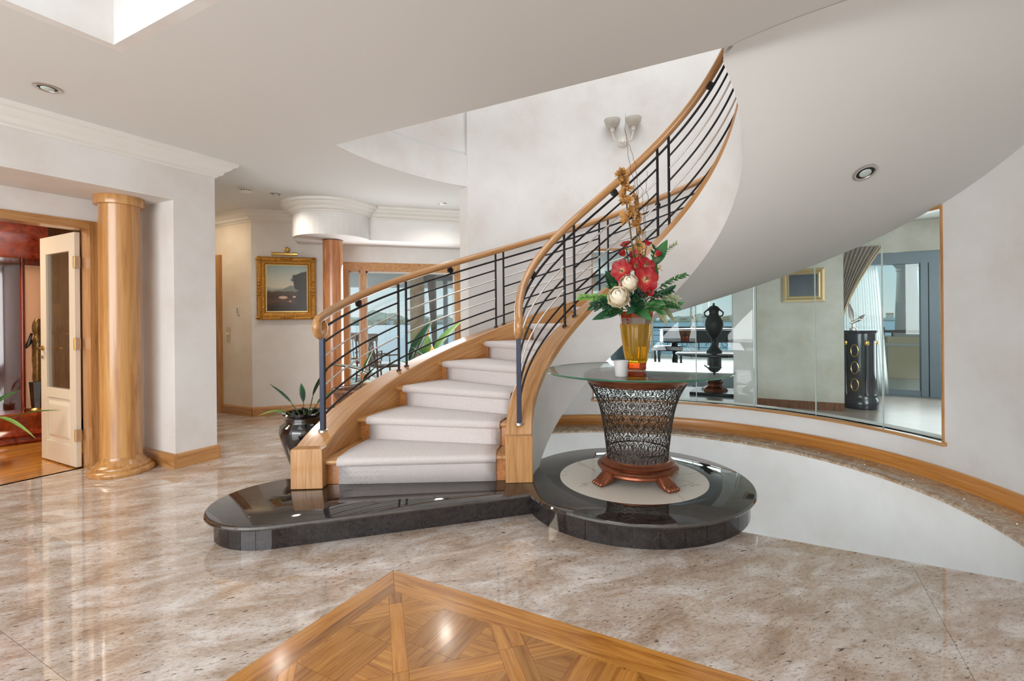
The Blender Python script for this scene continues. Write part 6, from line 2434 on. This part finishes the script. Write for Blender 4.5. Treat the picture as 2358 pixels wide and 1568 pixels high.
ch = thing('lounge_armchair', 'low slate blue armchair past the end of the piano', 'armchair', lc)
M['slate'] = plain('slate_fabric', S(86, 104, 112), 0.8)
MB().obox(lc, pe, pf, -0.4, 0.4, -0.38, 0.38, 0.1, 0.42).build('seat', M['slate'], ch, bevel=0.05)
MB().obox(lc, pe, pf, -0.4, -0.22, -0.38, 0.38, 0.42, 0.82).build('backrest', M['slate'], ch, bevel=0.05)
for b_ in (-0.42, 0.30):
    MB().obox(lc, pe, pf, -0.38, 0.36, b_, b_ + 0.12, 0.1, 0.58).build('armrest', M['slate'], ch, bevel=0.04)

# ================================================================== TERRACE AND VIEW
struct(MB().box(0.7, 6.5, 9.95, 13.2, -0.12, -0.03).prism([(-6.5, 16.5), (3.0, 16.5), (3.0, 18.0), (-6.5, 18.0)], -0.12, -0.03), 'floor_terrace', plain('terrace_stone', S(206, 194, 172), 0.6, noise=0.08, nscale=4))
tq = [hallw(0.35, -0.2)[:2], hallw(3.6, -0.2)[:2], hallw(3.6, -9.0)[:2], hallw(0.35, -9.0)[:2]]
struct(MB().prism(ccw(tq), -0.12, -0.03), 'floor_balcony', plain('balcony_tile', S(222, 218, 210), 0.5, noise=0.05, nscale=3))
tq2 = [hallw(0.35, -0.25)[:2], hallw(3.6, -0.25)[:2], hallw(3.6, -5.0)[:2], hallw(0.35, -5.0)[:2]]
struct(MB().prism(ccw(tq2), 2.42, 2.6).prism(ccw([hallw(0.35, -4.7)[:2], hallw(3.6, -4.7)[:2], hallw(3.6, -5.0)[:2], hallw(0.35, -5.0)[:2]]), 2.12, 2.42), 'ceiling_balcony', plain('balcony_white', S(246, 246, 243), 0.6))
struct(MB().box(0.7, 6.5, 9.95, 12.9, 2.55, 2.7), 'ceiling_terrace', M['ceiling'])
tk = at(2090, 850, 10.6)
tcn = thing('stone_column', 'pale round stone column on a square pedestal on the terrace', 'column', (tk.x, tk.y, -0.03))
M['stone'] = plain('pale_stone', S(206, 204, 198), 0.7, noise=0.06, nscale=6)
MB().box(tk.x - 0.42, tk.x + 0.42, tk.y - 0.42, tk.y + 0.42, -0.03, 0.86).build('pedestal', plain('warm_stone', S(214, 196, 160), 0.7), tcn, bevel=0.01)
MB().box(tk.x - 0.46, tk.x + 0.46, tk.y - 0.46, tk.y + 0.46, 0.66, 0.72).build('band', M['stone'], tcn, bevel=0.01)
MB().lathe([(0.27, 0.86), (0.27, 0.95), (0.23, 0.98)], tk[:2], 28).build('plinth', M['stone'], tcn, smooth=True, angle=40)
MB().lathe([(0.22, 0.98), (0.21, 1.4), (0.175, 2.28)], tk[:2], 32).build('shaft', M['stone'], tcn, smooth=True, angle=40)
MB().lathe([(0.175, 2.28), (0.195, 2.29), (0.195, 2.32), (0.18, 2.34), (0.25, 2.44), (0.27, 2.46), (0.27, 2.55)], tk[:2], 28).build('capital', M['stone'], tcn, smooth=True, angle=40)


def railing2(name, label, p0, p1, scroll=False):
    p0, p1 = Vector(p0), Vector(p1)
    t = thing(name, label, 'balustrade', p0, 'outdoor balustrades')
    d = (p1 - p0)
    L = d.length
    d.normalize()
    MB().tube([p0 + UP * 1.0, p1 + UP * 1.0], 0.03, 8).build('top_rail', M['steel_black'], t, smooth=True)
    for z in ([0.1, 0.3, 0.5, 0.7, 0.85] if not scroll else [0.08, 0.9, 0.72, 0.5, 0.3]):
        MB().tube([p0 + UP * z, p1 + UP * z], 0.010, 6).build('bar', M['steel_black'], t, smooth=True)
    n = max(2, int(L / 1.3))
    for k in range(n + 1):
        q = p0 + d * (L * k / n)
        MB().tube([q, q + UP * 1.0], 0.018, 6).build('post', M['steel_black'], t, smooth=True)
    if scroll:
        for k in range(n):
            q = p0 + d * (L * (k + 0.5) / n)
            r_ = 0.42
            MB().tube([q + d * (r_ * cos(a_)) + UP * (0.35 + r_ * sin(a_)) for a_ in [pi * i / 12 for i in range(13)]], 0.012, 6).build('arch', M['steel_black'], t, smooth=True)
            for s_ in (-1, 1):
                MB().tube([q + d * s_ * (0.2 + (0.16 - 0.01 * i) * cos(i * 0.7)) + UP * (0.42 + (0.16 - 0.01 * i) * sin(i * 0.7)) for i in range(13)], 0.010, 6).build('scroll', M['steel_black'], t, smooth=True)
    return t


railing2('terrace_balustrade', 'dark metal rail with thin bars along the edge of the terrace', (0.8, 13.0, -0.03), (6.4, 13.0, -0.03))
railing2('scrolled_balustrade', 'wrought iron balustrade with scrolls outside the piano windows', (-6.4, 17.7, -0.03), (2.8, 17.7, -0.03), True)
ob = at(960, 700, 9.3)
oc = thing('balcony_column', 'round beige column on the balcony outside the passage window', 'column', (ob.x, ob.y, -0.03))
MB().lathe([(0.13, 0.05), (0.13, 2.36)], ob[:2], 24).build('shaft', plain('beige_render', S(216, 190, 160), 0.6), oc, smooth=True, angle=40)
MB().lathe([(0.18, -0.03), (0.18, 0.02), (0.13, 0.05)], ob[:2], 24).build('base', M['stone'], oc, smooth=True, angle=40)
MB().lathe([(0.13, 2.36), (0.17, 2.38), (0.17, 2.42)], ob[:2], 24).build('capital', M['stone'], oc, smooth=True, angle=40)
ob2 = at(992, 700, 8.8)
drape2 = thing('balcony_drape', 'dark grey outdoor curtain gathered beside the balcony column', 'curtain', (ob2.x, ob2.y, -0.03))
rings = []
for i in range(12):
    v = i / 11
    wd = 0.17 - 0.10 * min(1, v / 0.65) + (0.05 if v > 0.65 else 0)
    rings.append([Vector((ob2.x, ob2.y, 2.35 - 2.35 * v)) + CAMR * (wd * (k / 40 - 0.5) + 0.10 * v) + CAMF * 0.03 * sin(k * 1.3) for k in range(41)])
o = MB().loft(rings, closed=False, cap=False).build('cloth', plain('outdoor_cloth', S(122, 112, 104), 0.85), drape2, smooth=True, angle=80)
o.modifiers.new('thick', 'SOLIDIFY').thickness = 0.006
bs = at(1020, 760, 9.8)
sl = struct(MB().obox(bs, (CAMR.x, CAMR.y), (CAMF.x, CAMF.y), -0.45, 0.6, -0.05, 0.05, 2.1, 2.2), 'door_4', M['alu'])
for a_, b_ in ((-0.45, -0.38), (0.02, 0.10), (0.52, 0.6)):
    MB().obox(bs, (CAMR.x, CAMR.y), (CAMF.x, CAMF.y), a_, b_, -0.05, 0.05, -0.03, 2.1).build('stile', M['alu'], sl)
struct(MB().obox(bs, (CAMR.x, CAMR.y), (CAMF.x, CAMF.y), -0.45, 1.6, -0.06, 0.06, 2.2, 2.42), 'wall_balcony', M['plaster_cream'])


# wooden balcony chairs
def make_chair():
    t = thing('balcony_chair', 'slatted wooden chair facing the water on the balcony beside the window post', 'chair', (0, 0, 0), 'wooden balcony chairs')
    m_ = wood('chair_wood', S(112, 78, 56), S(146, 108, 82), S(170, 132, 104), axis='Z', stretch=10, rough=0.5, coat=0.1)
    MB().box(-0.24, 0.24, -0.24, 0.24, 0.42, 0.46).build('seat', m_, t, bevel=0.008)
    for x in (-0.21, 0.21):
        for y in (-0.21, 0.21):
            MB().tube([(x, y, 0.42), (x * 1.08, y * 1.1, 0.04)], 0.018, 8).build('leg', m_, t, smooth=True)
        MB().tube([(x, -0.42, 0.06), (x, -0.2, 0.03), (x, 0.1, 0.02), (x, 0.4, 0.06)], 0.016, 6).build('rocker', m_, t, smooth=True)
        MB().tube([(x, -0.22, 0.44), (x, -0.34, 1.0)], 0.017, 8).build('back_post', m_, t, smooth=True)
        MB().tube([(x * 1.1, -0.26, 0.66), (x * 1.15, 0.22, 0.66), (x * 1.1, 0.22, 0.44)], 0.015, 6).build('armrest', m_, t, smooth=True)
    for k in range(5):
        x = -0.14 + 0.07 * k
        MB().tube([(x, -0.225, 0.46), (x, -0.33, 0.92)], 0.010, 6).build('slat', m_, t, smooth=True)
    MB().box(-0.24, 0.24, -0.36, -0.325, 0.90, 1.06).build('crest_rail', m_, t, bevel=0.01)
    return t


cp = make_chair()


def put_chair(o, u, v, dep, rot):
    q = at(u, v, dep)
    return Matrix.Translation((q.x, q.y, -0.03)) @ Matrix.Rotation(YAW + rot, 4, 'Z')


M0 = put_chair(None, 850, 845, 10.6, 0.15)
c_ = copy_tree(cp, put_chair(None, 884, 845, 9.6, -0.9), 'slatted wooden chair turned sideways on the balcony nearer the stair')
c_ = copy_tree(cp, put_chair(None, 815, 845, 11.7, 0.05), 'wooden balcony chair seen through the narrow side light of the window')
cp.matrix_world = M0

# sea, far shore, houses
struct(MB().box(-2500, 2500, -200, 4000, -9.0, -8.0), 'ground_sea', plain('sea_water', S(140, 170, 180), 0.35, spec=0.35, bump=0.12, bscale=0.25))
mb = MB()
vs, fs = [], []
NS = 160
for i in range(NS + 1):
    th = radians(62) + radians(130) * i / NS - 0.0
    dist = 1100 + 60 * sin(i * 0.31)
    hgt = 12 + 6 * sin(i * 0.23) + 5 * sin(i * 0.71 + 1) + 3 * sin(i * 1.9)
    for dd_, hh in ((0, -8), (0.01, -6), (60, -8 + hgt * 0.7), (160, -8 + hgt * 1.5), (260, -8)):
        vs.append((cos(th) * (dist + dd_), sin(th) * (dist + dd_), hh))
for i in range(NS):
    for j in range(4):
        b = i * 5 + j
        fs.append((b, b + 1, b + 6, b + 5))
struct(mb.add(vs, fs), 'ground_far_shore', plain('far_trees', S(164, 168, 146), 0.9, noise=0.3, nscale=0.05), smooth=True, angle=80)  # tree colour paled, the haze of distance is put into it
mats_h = [plain('house_%d' % k, c, 0.8) for k, c in enumerate((S(226, 206, 170), S(214, 170, 120), S(236, 228, 214), S(190, 140, 104)))]
for k in range(52):
    if k < 26:
        th = YAW + pi / 2 + radians(9 + 15 * (k + 0.5) / 26)
    else:
        th = YAW + pi / 2 - radians(13 + 29 * (k - 25.5) / 26)
    dist = 1112 + (k * 37 % 50)
    w_, d_, h_ = (RND.uniform(6.5, 9.5) if k < 26 else RND.uniform(8, 17)), RND.uniform(7, 10), RND.uniform(4, 9)
    z_ = -8 + (dist - 1100) * 0.08
    x, y = cos(th) * dist, sin(th) * dist
    e = (-sin(th), cos(th))
    t = thing('shore_house', 'tiny pale house among the trees on the far shore', 'house', (x, y, z_), 'houses on the far shore')
    MB().obox((x, y), e, (cos(th), sin(th)), -w_ / 2, w_ / 2, -d_ / 2, d_ / 2, z_ - 3, z_ + h_).build('walls', mats_h[k % 3], t)
    g = [(x + e[0] * a_ + cos(th) * b_, y + e[1] * a_ + sin(th) * b_) for a_, b_ in ((-w_ / 2, -d_ / 2), (w_ / 2, -d_ / 2), (w_ / 2, d_ / 2), (-w_ / 2, d_ / 2))]
    rdg = [(x - e[0] * w_ / 2, y - e[1] * w_ / 2, z_ + h_ + 3), (x + e[0] * w_ / 2, y + e[1] * w_ / 2, z_ + h_ + 3)]
    vv = [(p[0], p[1], z_ + h_) for p in g] + rdg
    MB().add(vv, [(0, 1, 5, 4), (2, 3, 4, 5), (0, 4, 3), (1, 2, 5), (3, 2, 1, 0)]).build('roof', mats_h[3], t)
